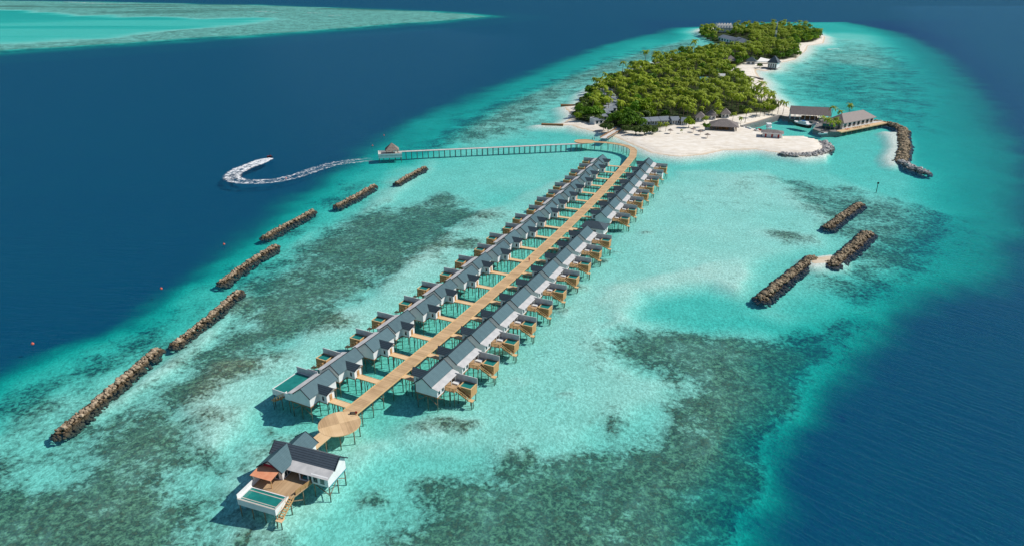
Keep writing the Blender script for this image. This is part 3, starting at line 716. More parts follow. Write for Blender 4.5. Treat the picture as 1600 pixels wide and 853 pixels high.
def tri(m, a, b, c, th):
    a, b, c = Vector(a), Vector(b), Vector(c); e = (c - b).normalized(); dn = (b - a) - e * (b - a).dot(e); dn.normalize()
    m.slab([a, b, c], th, 0, [((p - a).dot(e), (p - a).dot(dn)) for p in (a, b, c)])
o, t, rz = path(179.5, 13.5)
r = empty('service_house', o, rz, 'dark hip roofed service house standing between the two groups of villas on the right', 'house')
MB().box(-5.5, 3.8, -3.0, 3.2, 2.2, 5.0).build('wall', M['white'], r); MB().box(-5.6, 3.9, -3.1, 3.3, 1.95, 2.2).build('floor', M['brown'], r)
m = MB(); hip_roof(m, -5.5, 3.8, -3.0, 3.2, 5.02, 2.0, .7); m.build('roof', M['roof_slat'], r)
window(r, 3.8, 3.8, -1.6, -.4, 2.9, 4.3, nx=1); window(r, 3.8, 3.8, .6, 1.8, 2.9, 4.3, nx=1); window(r, -1, .6, -3.0, -3.0, 2.9, 4.3, ny=-1)
add_piles(r, [(x, y) for x in (-5.2, -2.2, .8, 3.5) for y in (-2.7, .1, 2.9)], 1.95)
w = MB(); w.slab([(-11.4, -.95, 2.46), (-5.6, -.95, 2.46), (-5.6, .95, 2.46), (-11.4, .95, 2.46)], .16); w.build('access_deck', M['boards_light'], r)

# ------------------------------------------------------------------ the main boardwalk
bw = empty('boardwalk', path(30)[0], 0, 'long straight timber boardwalk running between two rows of villas to the beach', 'boardwalk')
O = bw.location.copy()
def ribbon(mb, pts, w, z, th, m=0, u0=0.0, kerb=None):
    """a deck along a polyline; u along, v across"""
    pts = [Vector(p) for p in pts]; n = len(pts); T = []
    for i in range(n):
        d = pts[min(i + 1, n - 1)] - pts[max(i - 1, 0)]; T.append(d.normalized())
    L = [p + Vector((-t.y, t.x, 0)) * w / 2 for p, t in zip(pts, T)]; Rr = [p - Vector((-t.y, t.x, 0)) * w / 2 for p, t in zip(pts, T)]
    s = u0
    for i in range(n - 1):
        ds = (pts[i + 1] - pts[i]).length; zz = Vector((0, 0, z)); zb = Vector((0, 0, z - th))
        mb.face([Rr[i] + zz, Rr[i + 1] + zz, L[i + 1] + zz, L[i] + zz], m, [(s, 0), (s + ds, 0), (s + ds, w), (s, w)])
        mb.face([L[i] + zb, L[i + 1] + zb, Rr[i + 1] + zb, Rr[i] + zb], m)
        mb.face([Rr[i] + zb, Rr[i + 1] + zb, Rr[i + 1] + zz, Rr[i] + zz], m); mb.face([L[i + 1] + zb, L[i] + zb, L[i] + zz, L[i + 1] + zz], m)
        if i == 0: mb.face([L[i] + zb, Rr[i] + zb, Rr[i] + zz, L[i] + zz], m)
        if i == n - 2: mb.face([Rr[n - 1] + zb, L[n - 1] + zb, L[n - 1] + zz, Rr[n - 1] + zz], m)
        s += ds
    if kerb is not None:
        for S in (L, Rr):
            for i in range(n - 1):
                d = (S[i + 1] - S[i]).normalized() * .02
                kerb.beam(S[i] + Vector((0, 0, z - .04)) - d, S[i + 1] + Vector((0, 0, z - .04)) + d, .22, .26)
    return L, Rr
PCX, PCY = -41.0, 134.5
sP = float(np.interp(PCY, _ys, _s))
line = [path(s)[0] for s in np.arange(sP + 4.85, _s[-1] - 20, 4.0)]
end = [(72.9, 404.5), (74.0, 410.5), (73.6, 416.5), (71.2, 422.3), (67.0, 427.3), (61.5, 430.8), (56.0, 432.8), (51.5, 433.8)]
line = [p for p in line if p.y < 399] + [Vector((*e, 0)) for e in end]
line = [p - O for p in line]
d = MB(); k = MB(); ribbon(d, line, 3.9, 2.5, .2, kerb=k)
d.build('deck', M['boards'], bw); k.build('edge_board', M['edge'], bw)
# round platform of four wedges whose boards run different ways
rp = MB(); cx, cy = PCX - O.x, PCY - O.y; rad = 5.0; zz = 2.51
for q in range(4):
    a0 = R(25 + 90 * q); a1 = a0 + math.pi / 2; pts = [Vector((cx, cy, zz))] + [Vector((cx + rad * math.cos(a0 + (a1 - a0) * k_ / 10), cy + rad * math.sin(a0 + (a1 - a0) * k_ / 10), zz)) for k_ in range(11)]
    dr = Vector((math.cos(a0), math.sin(a0), 0)) if q % 2 == 0 else Vector((math.cos(a1), math.sin(a1), 0)); pr = Vector((-dr.y, dr.x, 0))
    rp.face(pts, q % 2, [(p.dot(dr), p.dot(pr)) for p in pts])
ring = [Vector((cx + rad * math.cos(2 * math.pi * k_ / 40), cy + rad * math.sin(2 * math.pi * k_ / 40), 0)) for k_ in range(40)]
rp.face([p + Vector((0, 0, 2.3)) for p in ring][::-1], 0)
for i in range(40):
    a, b = ring[i], ring[(i + 1) % 40]; rp.face([a + Vector((0, 0, 2.3)), b + Vector((0, 0, 2.3)), b + Vector((0, 0, zz)), a + Vector((0, 0, zz))], 2)
pf = rp.build('round_platform', [M['boards_light'], M['boards'], M['edge']], bw)
# stepped deck from the round platform down to the pool villa
tt = Vector((math.sin(R(26)), math.cos(R(26)), 0)); nn = Vector((tt.y, -tt.x, 0)); C0 = Vector((cx, cy, 0))
def P_(a, b): v = C0 - tt * a + nn * b; return (v.x, v.y)
lk = MB(); lk.prism([P_(4.6, -2.0), P_(4.6, 1.4), P_(12.2, 1.4), P_(12.2, .3), P_(11.0, .3), P_(11.0, -.9), P_(9.2, -.9), P_(9.2, -2.0)][::-1], 2.28, 2.47)
lk.build('lower_deck', M['boards_light'], bw)
for k_ in range(8):
    a = 2 * math.pi * (k_ + .3) / 8; MB().tube((cx + 4.5 * math.cos(a), cy + 4.5 * math.sin(a), -3.6), (cx + 4.5 * math.cos(a), cy + 4.5 * math.sin(a), 2.3), .15, .14, 7).build('pile', M['pile'], pf)
for a, b in ((6.4, -1.7), (6.4, 1.1), (9, 1.1), (9, -1.5), (11.8, 1.1)):
    x, y = P_(a, b); MB().tube((x, y, -3.6), (x, y, 2.3), .13, .12, 6).build('pile', M['pile'], pf)
sg = MB(); v = C0 + tt * 4.4 + nn * 1.6; sg.tube((v.x, v.y, 2.5), (v.x, v.y, 3.3), .04); sg.box(v.x - .25, v.x + .25, v.y - .03, v.y + .03, 3.2, 3.75)
sg_o = sg.build('lifebuoy_stand', M['red'], None); sg_o.location = O
tag(sg_o, 'small red lifebuoy stand where the boardwalk meets the round platform', 'lifebuoy stand')
bn = MB(); v = C0 + tt * 4.6 + nn * .6; bn.box(v.x - .9, v.x + .9, v.y - .25, v.y + .25, 2.85, 2.95)
for q in (-.7, .7): bn.box(v.x + q - .08, v.x + q + .08, v.y - .2, v.y + .2, 2.5, 2.85)
bo = bn.build('bench', M['dark'], None); bo.location = O; tag(bo, 'low dark bench at the round platform edge beside the red stand', 'bench')
# lookout bay on the right of the boardwalk
o, t, rz = path(177.5, 3.0); o = o - O
bay = MB(); c, s_ = math.cos(rz), math.sin(rz)
bay.prism([(o.x + x * c - y * s_, o.y + x * s_ + y * c) for x, y in ((-.9, -3.2), (.7, -2.2), (.7, 2.2), (-.9, 3.2))], 2.3, 2.49)
bay.build('lookout_bay', M['boards_light'], bw)
# trestles
far_piles = MB(); cnt = 0; acc = 0.0; nxt = 2.5
for i in range(len(line) - 1):
    a, b = line[i], line[i + 1]; L_ = (b - a).length
    while nxt <= acc + L_:
        p = a.lerp(b, (nxt - acc) / L_); d_ = (b - a).normalized(); q = Vector((-d_.y, d_.x, 0)); nxt += 4.3; cnt += 1
        P1, P2_ = p + q * 1.7, p - q * 1.7
        if cnt <= 50:
            tr_ = MB().beam(P1 + q * .2 + Vector((0, 0, 2.17)), P2_ - q * .2 + Vector((0, 0, 2.17)), .18, .24).build('trestle', M['pile'], bw)
            for pp in (P1, P2_): MB().tube((pp.x, pp.y, -3.6), (pp.x, pp.y, 2.1), .14, .13, 6).build('pile', M['pile'], tr_)
            MB().beam(P1 + Vector((0, 0, 1.9)), P2_ + Vector((0, 0, .1)), .08, .14).build('brace', M['pile'], tr_)
        else:
            far_piles.beam(P1 + q * .2 + Vector((0, 0, 2.17)), P2_ - q * .2 + Vector((0, 0, 2.17)), .18, .24)
            for pp in (P1, P2_): far_piles.tube((pp.x, pp.y, -3.6), (pp.x, pp.y, 2.1), .15, .14, 6)
    acc += L_
tag(far_piles.build('far_trestles', M['pile'], bw), kind='stuff')

# beach platform, ramp and west jetty
bpc = Vector((46.5, 434.8, 0)); r = empty('beach_platform', bpc, 0, 'round timber platform at the beach end where the boardwalk and the west jetty meet', 'platform')
ring = [(6.4 * math.cos(2 * math.pi * k_ / 36), 5.6 * math.sin(2 * math.pi * k_ / 36)) for k_ in range(36)]
MB().prism(ring, 2.25, 2.53).build('deck', M['boards'], r); m = MB()
for i in range(36):
    a, b = ring[i], ring[(i + 1) % 36]; m.beam((a[0] * 1.01, a[1] * 1.01, 2.42), (b[0] * 1.01, b[1] * 1.01, 2.42), .2, .5)
m.build('edge_board', M['edge'], r)
add_piles(r, [(5 * math.cos(a), 4.4 * math.sin(a)) for a in np.arange(0, 6.2, .7)], 2.25)
A = G(943, 216.5, 2.4); B = G(969, 201.5, 1.5); r = empty('beach_ramp', A, 0, 'pale timber ramp with low rails joining the round platform to the beach trees', 'ramp')
m = MB(); k = MB(); pa, pb = Vector((0, 0, 0)), (B - A); m.slab([pa + Vector((-2.2, .8, 0)), pa + Vector((2.2, -.8, 0)), pb + Vector((2.2, -.8, 0)), pb + Vector((-2.2, .8, 0))], .25); m.build('deck', M['whiteboards'], r)
for q in (-1, 1):
    k.beam(pa + Vector((2.2 * q, -.8 * q, .5)), pb + Vector((2.2 * q, -.8 * q, .5)), .12, .9)
k.build('railing', M['brown'], r)
m = MB()
add_piles(r, [((B - A).x * f + 2 * q, (B - A).y * f - .7 * q) for f in (.1, .35, .6) for q in (-1, 1)], 0.0, -4.5)
A = G(912.5, 224.5, 2.2); B = G(621, 237.5, 2.2); wj = empty('west_jetty', A * 1.0, 0, 'long narrow pale jetty with dark piles running left from the beach to the thatched pavilion', 'jetty'); wj.location.z = 0
v = B - A; v.z = 0; Lw = v.length; d_ = v.normalized(); q_ = Vector((-d_.y, d_.x, 0))
m = MB(); k = MB(); ribbon(m, [Vector((0, 0, 0)) + v * f for f in np.linspace(0, 1, 12)], 2.6, 2.2, .25, kerb=k); m.build('deck', M['whiteboards'], wj); k.build('edge_board', M['concrete'], wj)
N = 35
for i in range(N):
    p = v * ((i + .5) / N); tr_ = MB().beam(p + q_ * 1.3 + Vector((0, 0, 1.85)), p - q_ * 1.3 + Vector((0, 0, 1.85)), .4, .2).build('trestle', M['grey'], wj)
    for s_ in (-1, 1):
        pp = p + q_ * 1.05 * s_; MB().tube((pp.x, pp.y, -5), (pp.x, pp.y, 1.8), .22, .2, 6).build('pile', M['grey'], tr_)
# pavilion at its head
Cw = G(608, 240.5, 1.9); Cw.z = 0; r = empty('jetty_pavilion', Cw, math.atan2(d_.y, d_.x), 'thatched pavilion with a steep brown hip roof at the head of the west jetty', 'pavilion')
MB().box(-7.5, 6.4, -4.6, 4.6, 1.5, 2.0).build('platform', M['concrete'], r)
m = MB(); m.box(-7.5, 6.4, 4.42, 4.6, 2.0, 2.9); m.box(6.22, 6.4, -4.6, 4.42, 2.0, 2.9); m.box(-2.6, 6.22, -4.6, -4.42, 2.0, 2.9); m.box(-7.5, 6.38, 4.2, 4.4, .3, 1.5); m.build('parapet', M['white'], r)
m = MB(); hip_roof(m, -5.4, 1.6, -3.3, 3.3, 4.4, 3.9, .6, .25); m.build('thatched_roof', M['thatch'], r)
for x in (-5.2, -1.9, 1.4):
    for y in (-3.1, 3.1): MB().box(x - .13, x + .13, y - .13, y + .13, 2.0, 4.45).build('post', M['brown'], r)
add_piles(r, [(x, y) for x in (-7, -3.5, 0, 3.5, 6) for y in (-4.2, 4.2)], 1.5, -6, .2)

# ------------------------------------------------------------------ the pool villa at the near end
e1 = Vector((math.sin(R(110)), math.cos(R(110)), 0)); O1 = Vector((-51.7, 122.2, 0))
r = empty('pool_villa', O1, math.atan2(e1.y, e1.x), 'large grey roofed villa at the near end with red awning, long white pool and terrace', 'villa')
# local x = e1 (to the right), local y = away from the camera; so 'e2' of the survey is -y
def Y(v): return -v
MB().box(.1, 15.9, -1.1 - .0, Y(-2.2), 2.0, 2.2).build('floor', M['brown'], r) if False else None
f = MB(); f.box(0.2, 16.0, Y(4.0), Y(-2.3), 1.98, 2.2); f.box(.3, 6.0, Y(5.9), Y(4.0), 1.98, 2.2); f.build('floor', M['teal'], r)
w = MB(); mainp = [(Y(-2.2), 2.2), (Y(2.2), 2.2), (Y(2.2), 5.0), (0, 6.85), (Y(-2.2), 5.0)]
w.hprism(mainp, .3, 11.8, ax='x'); w.hprism([(Y(-2.2), 2.2), (Y(4.3), 2.2), (Y(4.3), 4.55), (Y(2.1), 5.05), (0, 6.85), (Y(-2.2), 5.0)], 11.8, 15.9, ax='x')
w.hprism([(.35, 2.2), (5.75, 2.2), (5.75, 4.9), (3.05, 6.8), (.35, 4.9)], Y(5.9), Y(2.2) - .01, ax='y')
w.hprism([(1.6, 2.2), (6.8, 2.2), (6.8, 4.9), (4.2, 6.6), (1.6, 4.9)], Y(-2.21), Y(-4.6), ax='y')
w.build('wall', M['white'], r)
rf = MB(); zr = 7.05
roofq(rf, (-.1, 0, zr), (16.3, 0, zr), (16.3, Y(2.3), 5.12), (-.1, Y(2.3), 5.12)); roofq(rf, (16.3, 0, zr + .004), (-.1, 0, zr + .004), (-.1, Y(-2.7), 4.8), (16.3, Y(-2.7), 4.8))
rf.build('roof', M['roof_villa'], r)
rf = MB(); roofq(rf, (3.05, Y(6.4), zr + .03), (3.05, Y(-.05), zr + .03), (6.3, Y(2.1), 4.75), (6.3, Y(6.4), 4.75)); roofq(rf, (3.05, Y(-.05), zr + .034), (3.05, Y(6.4), zr + .034), (-.2, Y(6.4), 4.75), (-.2, Y(2.1), 4.75))
rf.build('wing_roof', M['roof'], r)
rf = MB(); roofq(rf, (4.2, Y(.1), 6.95), (4.2, Y(-5.0), 6.95), (7.3, Y(-5.0), 4.7), (7.3, Y(-2.3), 4.7)); roofq(rf, (4.2, Y(-5.0), 6.954), (4.2, Y(.1), 6.954), (1.1, Y(-2.3), 4.7), (1.1, Y(-5.0), 4.7))
rf.build('rear_roof', M['roof'], r)
for A_, B_ in [((3.05, Y(6.46), zr - .02), (6.36, Y(6.46), 4.68)), ((3.05, Y(6.46), zr - .02), (-.26, Y(6.46), 4.68)), ((16.36, 0, zr - .03), (16.36, Y(2.36), 5.02)), ((16.36, 0, zr - .03), (16.36, Y(-2.76), 4.72)),
               ((4.2, Y(-5.06), 6.9), (7.36, Y(-5.06), 4.64)), ((4.2, Y(-5.06), 6.9), (1.04, Y(-5.06), 4.64)), ((-.16, 0, zr - .03), (-.16, Y(2.36), 5.02))]:
    MB().beam(A_, B_, .12, .25).build('rake_trim', M['rake'], r)

l = MB(); roofq(l, (5.2, Y(2.3), 5.10), (16.2, Y(2.3), 5.10), (16.2, Y(4.7), 4.42), (5.2, Y(4.7), 4.42), .1); l.build('lean_to_roof', M['lean'], r)
for xa in (12.2, 13.9): window(r, xa, xa + 1.25, Y(4.3), Y(4.3), 2.6, 4.1, ny=-1)
window(r, 7.2, 11.3, Y(2.2), Y(2.2), 2.5, 4.5, ny=-1, mull=3, name='glass_door')
window(r, 5.75, 5.75, Y(5.3), Y(3.4), 2.6, 4.2, nx=1, mull=1); window(r, 2.9, 5.0, Y(5.9), Y(5.9), 2.5, 4.3, ny=-1, name='glass_door', mull=1)
m = MB(); m.box(9.0, 11.3, Y(4.5), Y(4.4), 2.5, 2.7); 
for x in (9.0, 11.1): m.box(x, x + .2, Y(4.6), Y(4.4), 2.5, 4.4)
m.build('portal_frame', M['trim'], r)
MB().box(9.3, 10.9, Y(4.0), Y(2.9), 2.5, 2.95).build('daybed', M['teal'], r)
# awning
a = MB(); MB().hprism([(.75, 4.75), (5.35, 4.75), (4.5, 5.72), (1.6, 5.72)], Y(5.98), Y(5.91)).build('red_panel', M['crimson'], r); roofq(a, (.5, Y(6.0), 5.2), (5.6, Y(6.0), 5.2), (5.35, Y(9.0), 4.6), (.1, Y(9.0), 4.6), .1); aw = a.build('awning', M['orange'], r)
for x in (.3, 5.1): MB().box(x, x + .14, Y(8.85), Y(8.7), 2.5, 4.55).build('post', M['tan'], aw)
# terrace, pool
MB().prism([(.6, Y(9.9)), (11.0, Y(9.9)), (12.0, Y(5.0)), (12.0, Y(4.32)), (11.79, Y(4.32)), (11.79, Y(2.22)), (5.77, Y(2.22)), (5.77, Y(5.92)), (.6, Y(5.92))], 2.32, 2.5).build('terrace_deck', M['boards_deck'], r)
z0, z1 = 1.5, 2.95; x0, x1, y0, y1 = 1.0, 10.2, Y(14.2), Y(9.95)
b = MB(); b.box(x0, x1, y0, y0 + .2, z0, z1); b.box(x1 - .2, x1, y0 + .2, y1, z0, z1 + .1); b.box(x0, x0 + .2, y0 + .2, y1, z0, z1); b.box(x0 + .2, x1 - .2, y1 - .2, y1, z0, 2.7); b.box(x0 + .2, x1 - .2, y0 + .2, y1 - .2, z0, z0 + .15)
pb = b.build('pool_box', M['white'], r); MB().box(x0 - .06, x1 + .06, y0 - .06, y0 + .3, z1, z1 + .07).box(x1 - .3, x1 + .06, y0 + .3, y1, z1 + .1, z1 + .16).build('coping', M['concrete'], pb)
MB().box(x0 + .21, x1 - .21, y0 + .21, y1 - .21, z0 + .16, 2.62).build('pool_water', M['pool'], r)
s2 = MB(); s2.box(x0 + .3, x1 - .3, y1 - 1.0, y1 - .8, 2.56, 2.66); s2.box(x0 + .3, x1 - .3, y0 + .9, y0 + 1.1, 2.56, 2.66); s2.build('pool_step', M['concrete'], r)
MB().box(.82, .98, Y(14.1), Y(9.0), 1.6, 3.9).box(.82, .98, Y(9.0), Y(5.95), 1.9, 4.6).build('privacy_wall', M['white'], r)
railing(r, [(11.05, Y(8.7)), (11.95, Y(5.0))], 2.5, 1.0, 'clad', slat=.12)
stair(r, (10.75, Y(9.7), 2.5), (10.75, Y(13.6), .6), 1.05, (1, 0), 'tan')
MB().box(10.1, 11.6, Y(14.6), Y(13.4), .4, .52).build('landing', M['boards_light'], r)
pts = [(x, y) for x in (.6, 4.3, 8.2, 12, 15.7) for y in (1.9, Y(.9), Y(3.9))] + [(x, Y(6.8)) for x in (.9, 4.3, 8, 11.2)] + [(x, Y(10.2)) for x in (1.2, 4.3, 7.5, 10.7)] + [(x, Y(14)) for x in (1.2, 4.2, 7.2, 10)]
add_piles(r, pts, 1.98, -3.6, .14); add_piles(r, [(10.3, Y(14.4)), (11.4, Y(14.4))], .4)
for a_, b_ in (((15.7, Y(3.9)), (12, Y(3.9))), ((15.7, Y(3.9)), (15.7, Y(.9))), ((15.7, 1.9), (15.7, Y(.9))), ((11.2, Y(6.8)), (10.7, Y(10.2))), ((8, Y(6.8)), (11.2, Y(6.8)))):
    MB().beam((*a_, -.3), (*b_, 1.9), .12, .16).build('brace', M['pile'], r)
# ------------------------------------------------------------------ breakwaters: one heap of boulders each
def ico():
    t = (1 + 5 ** .5) / 2
    V = np.array([(-1, t, 0), (1, t, 0), (-1, -t, 0), (1, -t, 0), (0, -1, t), (0, 1, t), (0, -1, -t), (0, 1, -t), (t, 0, -1), (t, 0, 1), (-t, 0, -1), (-t, 0, 1)], float)
    F = np.array([(0, 11, 5), (0, 5, 1), (0, 1, 7), (0, 7, 10), (0, 10, 11), (1, 5, 9), (5, 11, 4), (11, 10, 2), (10, 7, 6), (7, 1, 8), (3, 9, 4), (3, 4, 2), (3, 2, 6), (3, 6, 8), (3, 8, 9), (4, 9, 5), (2, 4, 11), (6, 2, 10), (8, 6, 7), (9, 8, 1)])
    return V / np.linalg.norm(V[0]), F
ICV, ICF = ico()
def rotmats(n, full=True):
    q = rng.normal(size=(n, 4)); q /= np.linalg.norm(q, axis=1)[:, None]; w, x, y, z = q.T
    return np.stack([1 - 2 * (y * y + z * z), 2 * (x * y - z * w), 2 * (x * z + y * w), 2 * (x * y + z * w), 1 - 2 * (x * x + z * z), 2 * (y * z - x * w), 2 * (x * z - y * w), 2 * (y * z + x * w), 1 - 2 * (x * x + y * y)], 1).reshape(n, 3, 3)
def boulders(name, pts, width, height, size, mat, dens=1.0, base=-2.2, label=None, cat='breakwater', group=None):
    pts = [np.array(G(*p)[:2]) if len(p) == 2 else np.array(p[:2]) for p in pts]; C = []; 
    for a, b in zip(pts[:-1], pts[1:]):
        L = np.linalg.norm(b - a); n = int(L * width * 4.2 / size ** 2 * dens); t = rng.random(n); d = (b - a) / L; q = np.array([-d[1], d[0]])
        o = rng.uniform(-1, 1, n); hh = height * (1 - np.abs(o) ** 1.7) + (base * .8) * np.abs(o) ** 1.7; hh = hh - (rng.random(n) < .35) * rng.uniform(.3, 1.6, n)
        C.append(np.column_stack([a[None] + t[:, None] * (b - a) + (o * width * .62)[:, None] * q + rng.normal(0, .12, (n, 2)), hh - size * .35 + rng.normal(0, size * .22, n)]))
    for e, s in ((pts[0], 1), (pts[-1], 1)):
        n = int(width * width * 2.8 / size ** 2 * dens); r_ = np.sqrt(rng.random(n)) * width * .62; a_ = rng.random(n) * 6.28
        C.append(np.column_stack([e[0] + r_ * np.cos(a_), e[1] + r_ * np.sin(a_), height * (1 - (r_ / width * 1.9) ** 1.5) * 1.0 - size * .3 - (r_ / width) * 1.2 + rng.normal(0, size * .2, n)]))
    C = np.vstack(C); n = len(C); S = np.clip(rng.lognormal(-.12, .33, n), .35, 1.7)[:, None] * size * .62
    V = ICV[None] * (1 + rng.uniform(-.28, .22, (n, 12, 1))); V = V * rng.uniform(.7, 1.3, (n, 1, 3)); V = np.einsum('nij,nkj->nki', rotmats(n), V) * S[:, None] * np.array([1, 1, .85]); V += C[:, None]
    o3 = Vector((C[:, 0].mean(), C[:, 1].mean(), 0)); V -= np.array(o3)
    F = ICF[None] + (np.arange(n) * 12)[:, None, None]
    o = mesh_np(name, V.reshape(-1, 3), F.reshape(-1, 3), mat); o.location = o3
    tag(o, label, cat, group); return o
BW = [([(96, 672), (170, 611), (243, 547)], 3.9, 'longest brown rock breakwater, nearest the bottom left corner'),
      ([(275, 536), (320, 500), (372, 456)], 3.6, 'brown rock breakwater second from the bottom left, just beyond the longest one'),
      ([(347, 440), (385, 412), (430, 384)], 3.5, 'brown rock breakwater third from the bottom left with pale sand along its right side'),
      ([(414, 370), (450, 350), (488, 330)], 3.5, 'brown rock breakwater fourth from the bottom left, below the curling boat wake'),
      ([(527, 321), (555, 307), (584, 290)], 3.6, 'brown rock breakwater second nearest to the thatched jetty pavilion'),
      ([(620, 286), (640, 274), (663, 262)], 3.6, 'short brown rock breakwater nearest to the thatched jetty pavilion')]
for p, w, l in BW: boulders('rock_breakwater', p, w, .7, .72, M['rock'], label=l, group='rock breakwaters left of the villas')
for p, w, l in [([(1190, 465), (1235, 428), (1268, 403)], 5.0, 'dark rock breakwater at right whose far end meets the small pale sandbar'),
                ([(1300, 411), (1325, 392), (1356, 364)], 6.0, 'widest dark rock breakwater at far right beside the small pale sandbar'),
                ([(1293, 355), (1318, 336), (1343, 319)], 5.0, 'dark rock breakwater nearest the beach among the three at right')]:
    boulders('rock_breakwater', p, w, .85, .88, M['rock_dark'], label=l, group='rock breakwaters right of the villas')
boulders('harbour_breakwater', [(1366, 191), (1398, 196), (1412, 203), (1411, 214), (1414, 224), (1411, 240), (1408, 252)], 7.6, 1.3, 1.35, M['rock_dark'], label='dark rock harbour breakwater bending round the right side of the basin', dens=1.1)
boulders('breakwater_tip', [(1410, 254), (1428, 264), (1446, 270)], 5.8, 1.2, 1.3, M['rock_grey'], label='greyer outer rock arm running right from the foot of the harbour breakwater', dens=1.1)
boulders('rock_revetment', [(1224, 241), (1250, 243.5), (1275, 241), (1290, 236), (1294, 230), (1287, 223.5)], 6.5, 1.25, 1.15, M['rock_grey'], label='pale grey rock edge wrapping the rounded tip of the sand spit', cat='rock wall', dens=1.2, base=-1)

# ------------------------------------------------------------------ foam
def foam_mat(name, sc, thr, bright=.95, stretch=(1, 1, 1)):
    nt = NT(name); p = nt.pos(); u, v, _ = nt.sep(nt.uvc())
    n = nt.noise(nt.mapping(p, stretch), sc, 6, .72, .8)
    edge = nt.math('SUBTRACT', 1.0, nt.math('POWER', nt.math('ABSOLUTE', nt.math('MULTIPLY_ADD', v, 2.0, -1.0)), 2.5))
    rim = nt.ramp(nt.math('ABSOLUTE', nt.math('MULTIPLY_ADD', v, 2.0, -1.0)), .25, .7, -.04, .08)
    fade = nt.ramp(u, 0, .6, .12, -.005)
    lob = nt.noise(p, sc * .35, 3, .6, .3); n = nt.math('ADD', nt.math('MULTIPLY', n, .75), nt.math('MULTIPLY', lob, .25)); fe = nt.ramp(edge, 0, .9, -.26, .02); a = nt.ramp(nt.math('ADD', nt.math('ADD', n, fade), nt.math('ADD', rim, fe)), thr, thr + .14); a = nt.math('MULTIPLY', a, nt.ramp(u, .9, 1.0, .92, 0))
    nt.out((bright, bright, bright), .6, .2)
    tr = nt.add('ShaderNodeBsdfTransparent'); mx = nt.add('ShaderNodeMixShader'); nt.link(a, mx.inputs[0]); nt.link(tr.outputs[0], mx.inputs[1]); nt.link(nt.b.outputs[0], mx.inputs[2]); nt.link(mx.outputs[0], nt.n['Material Output'].inputs[0])
    return nt.m
M['foam'] = foam_mat('wake foam', .7, .49, stretch=(1, 1, 1))
M['surf'] = foam_mat('surf foam', .16, .58, stretch=(.35, 1, 1))
def smooth_line(pts, n):
    P_ = np.array([list(G(*p)[:2]) for p in pts]); t = np.linspace(0, len(P_) - 1, n); out = []
    for q in t:
        i = min(int(q), len(P_) - 2); f = q - i; p0, p1, p2, p3 = P_[max(i - 1, 0)], P_[i], P_[i + 1], P_[min(i + 2, len(P_) - 1)]
        out.append(.5 * ((2 * p1) + (-p0 + p2) * f + (2 * p0 - 5 * p1 + 4 * p2 - p3) * f * f + (-p0 + 3 * p1 - 3 * p2 + p3) * f ** 3))
    return np.array(out)
def foam_strip(name, pts, w0, w1, mat, label=None, n=50, z=.05):
    L = smooth_line(pts, n); T = np.gradient(L, axis=0); T /= np.linalg.norm(T, axis=1)[:, None]; N_ = np.stack([-T[:, 1], T[:, 0]], 1); m = MB(); o = Vector((*L[0], 0))
    for i in range(n - 1):
        fa, fb = i / (n - 1), (i + 1) / (n - 1)
        for k in range(4):
            va, vb = k / 4, (k + 1) / 4
            def q(j, f, v): w = (w0 + (w1 - w0) * f) * min(1, .35 + 7 * f); p = L[j] + N_[j] * (v - .5) * w; return (p[0] - o.x, p[1] - o.y, z)
            m.face([q(i, fa, va), q(i + 1, fb, va), q(i + 1, fb, vb), q(i, fa, vb)][::-1], 0, [(fa, va), (fb, va), (fb, vb), (fa, vb)][::-1])
    ob = m.build(name, mat); ob.location = o; tag(ob, kind='stuff'); return ob
tag(foam_strip('boat_wake', [(424, 247.5), (412, 251), (396, 257), (376, 265), (363, 274), (368, 281.5), (392, 284.5), (425, 283), (460, 276), (490, 266), (520, 257), (550, 252.5), (585, 249.5)], 10.5, 12, M['foam'], n=110),
    'white foam wake curling behind the jet ski across the dark sea', 'wake')
for pts, w, l in [([(1284, 59), (1296, 60.5), (1312, 64)], 26, 'bright surf strip off the far right point of the island'), ([(1300, 76), (1312, 81), (1326, 87)], 30, 'surf strip breaking on the reef right of the island'),
                  ([(1350, 109), (1362, 110), (1374, 113)], 9, 'faint surf strip far right over the reef'), ([(100, 3.2), (200, 8.5), (300, 13), (400, 18)], 34, 'long thin surf line along the far edge of the distant atoll'),
                  ([(400, 18), (440, 20.5), (470, 22)], 36, 'white surf at the middle of the distant atoll edge'), ([(482, 20.5), (505, 21.5), (522, 22)], 32, 'white surf strip near the distant atoll tip'), ([(515, 25), (535, 24), (552, 24)], 40, 'rightmost white surf strip on the distant atoll')]:
    tag(foam_strip('surf_foam', pts, w, w, M['surf'], n=24), l, 'surf')

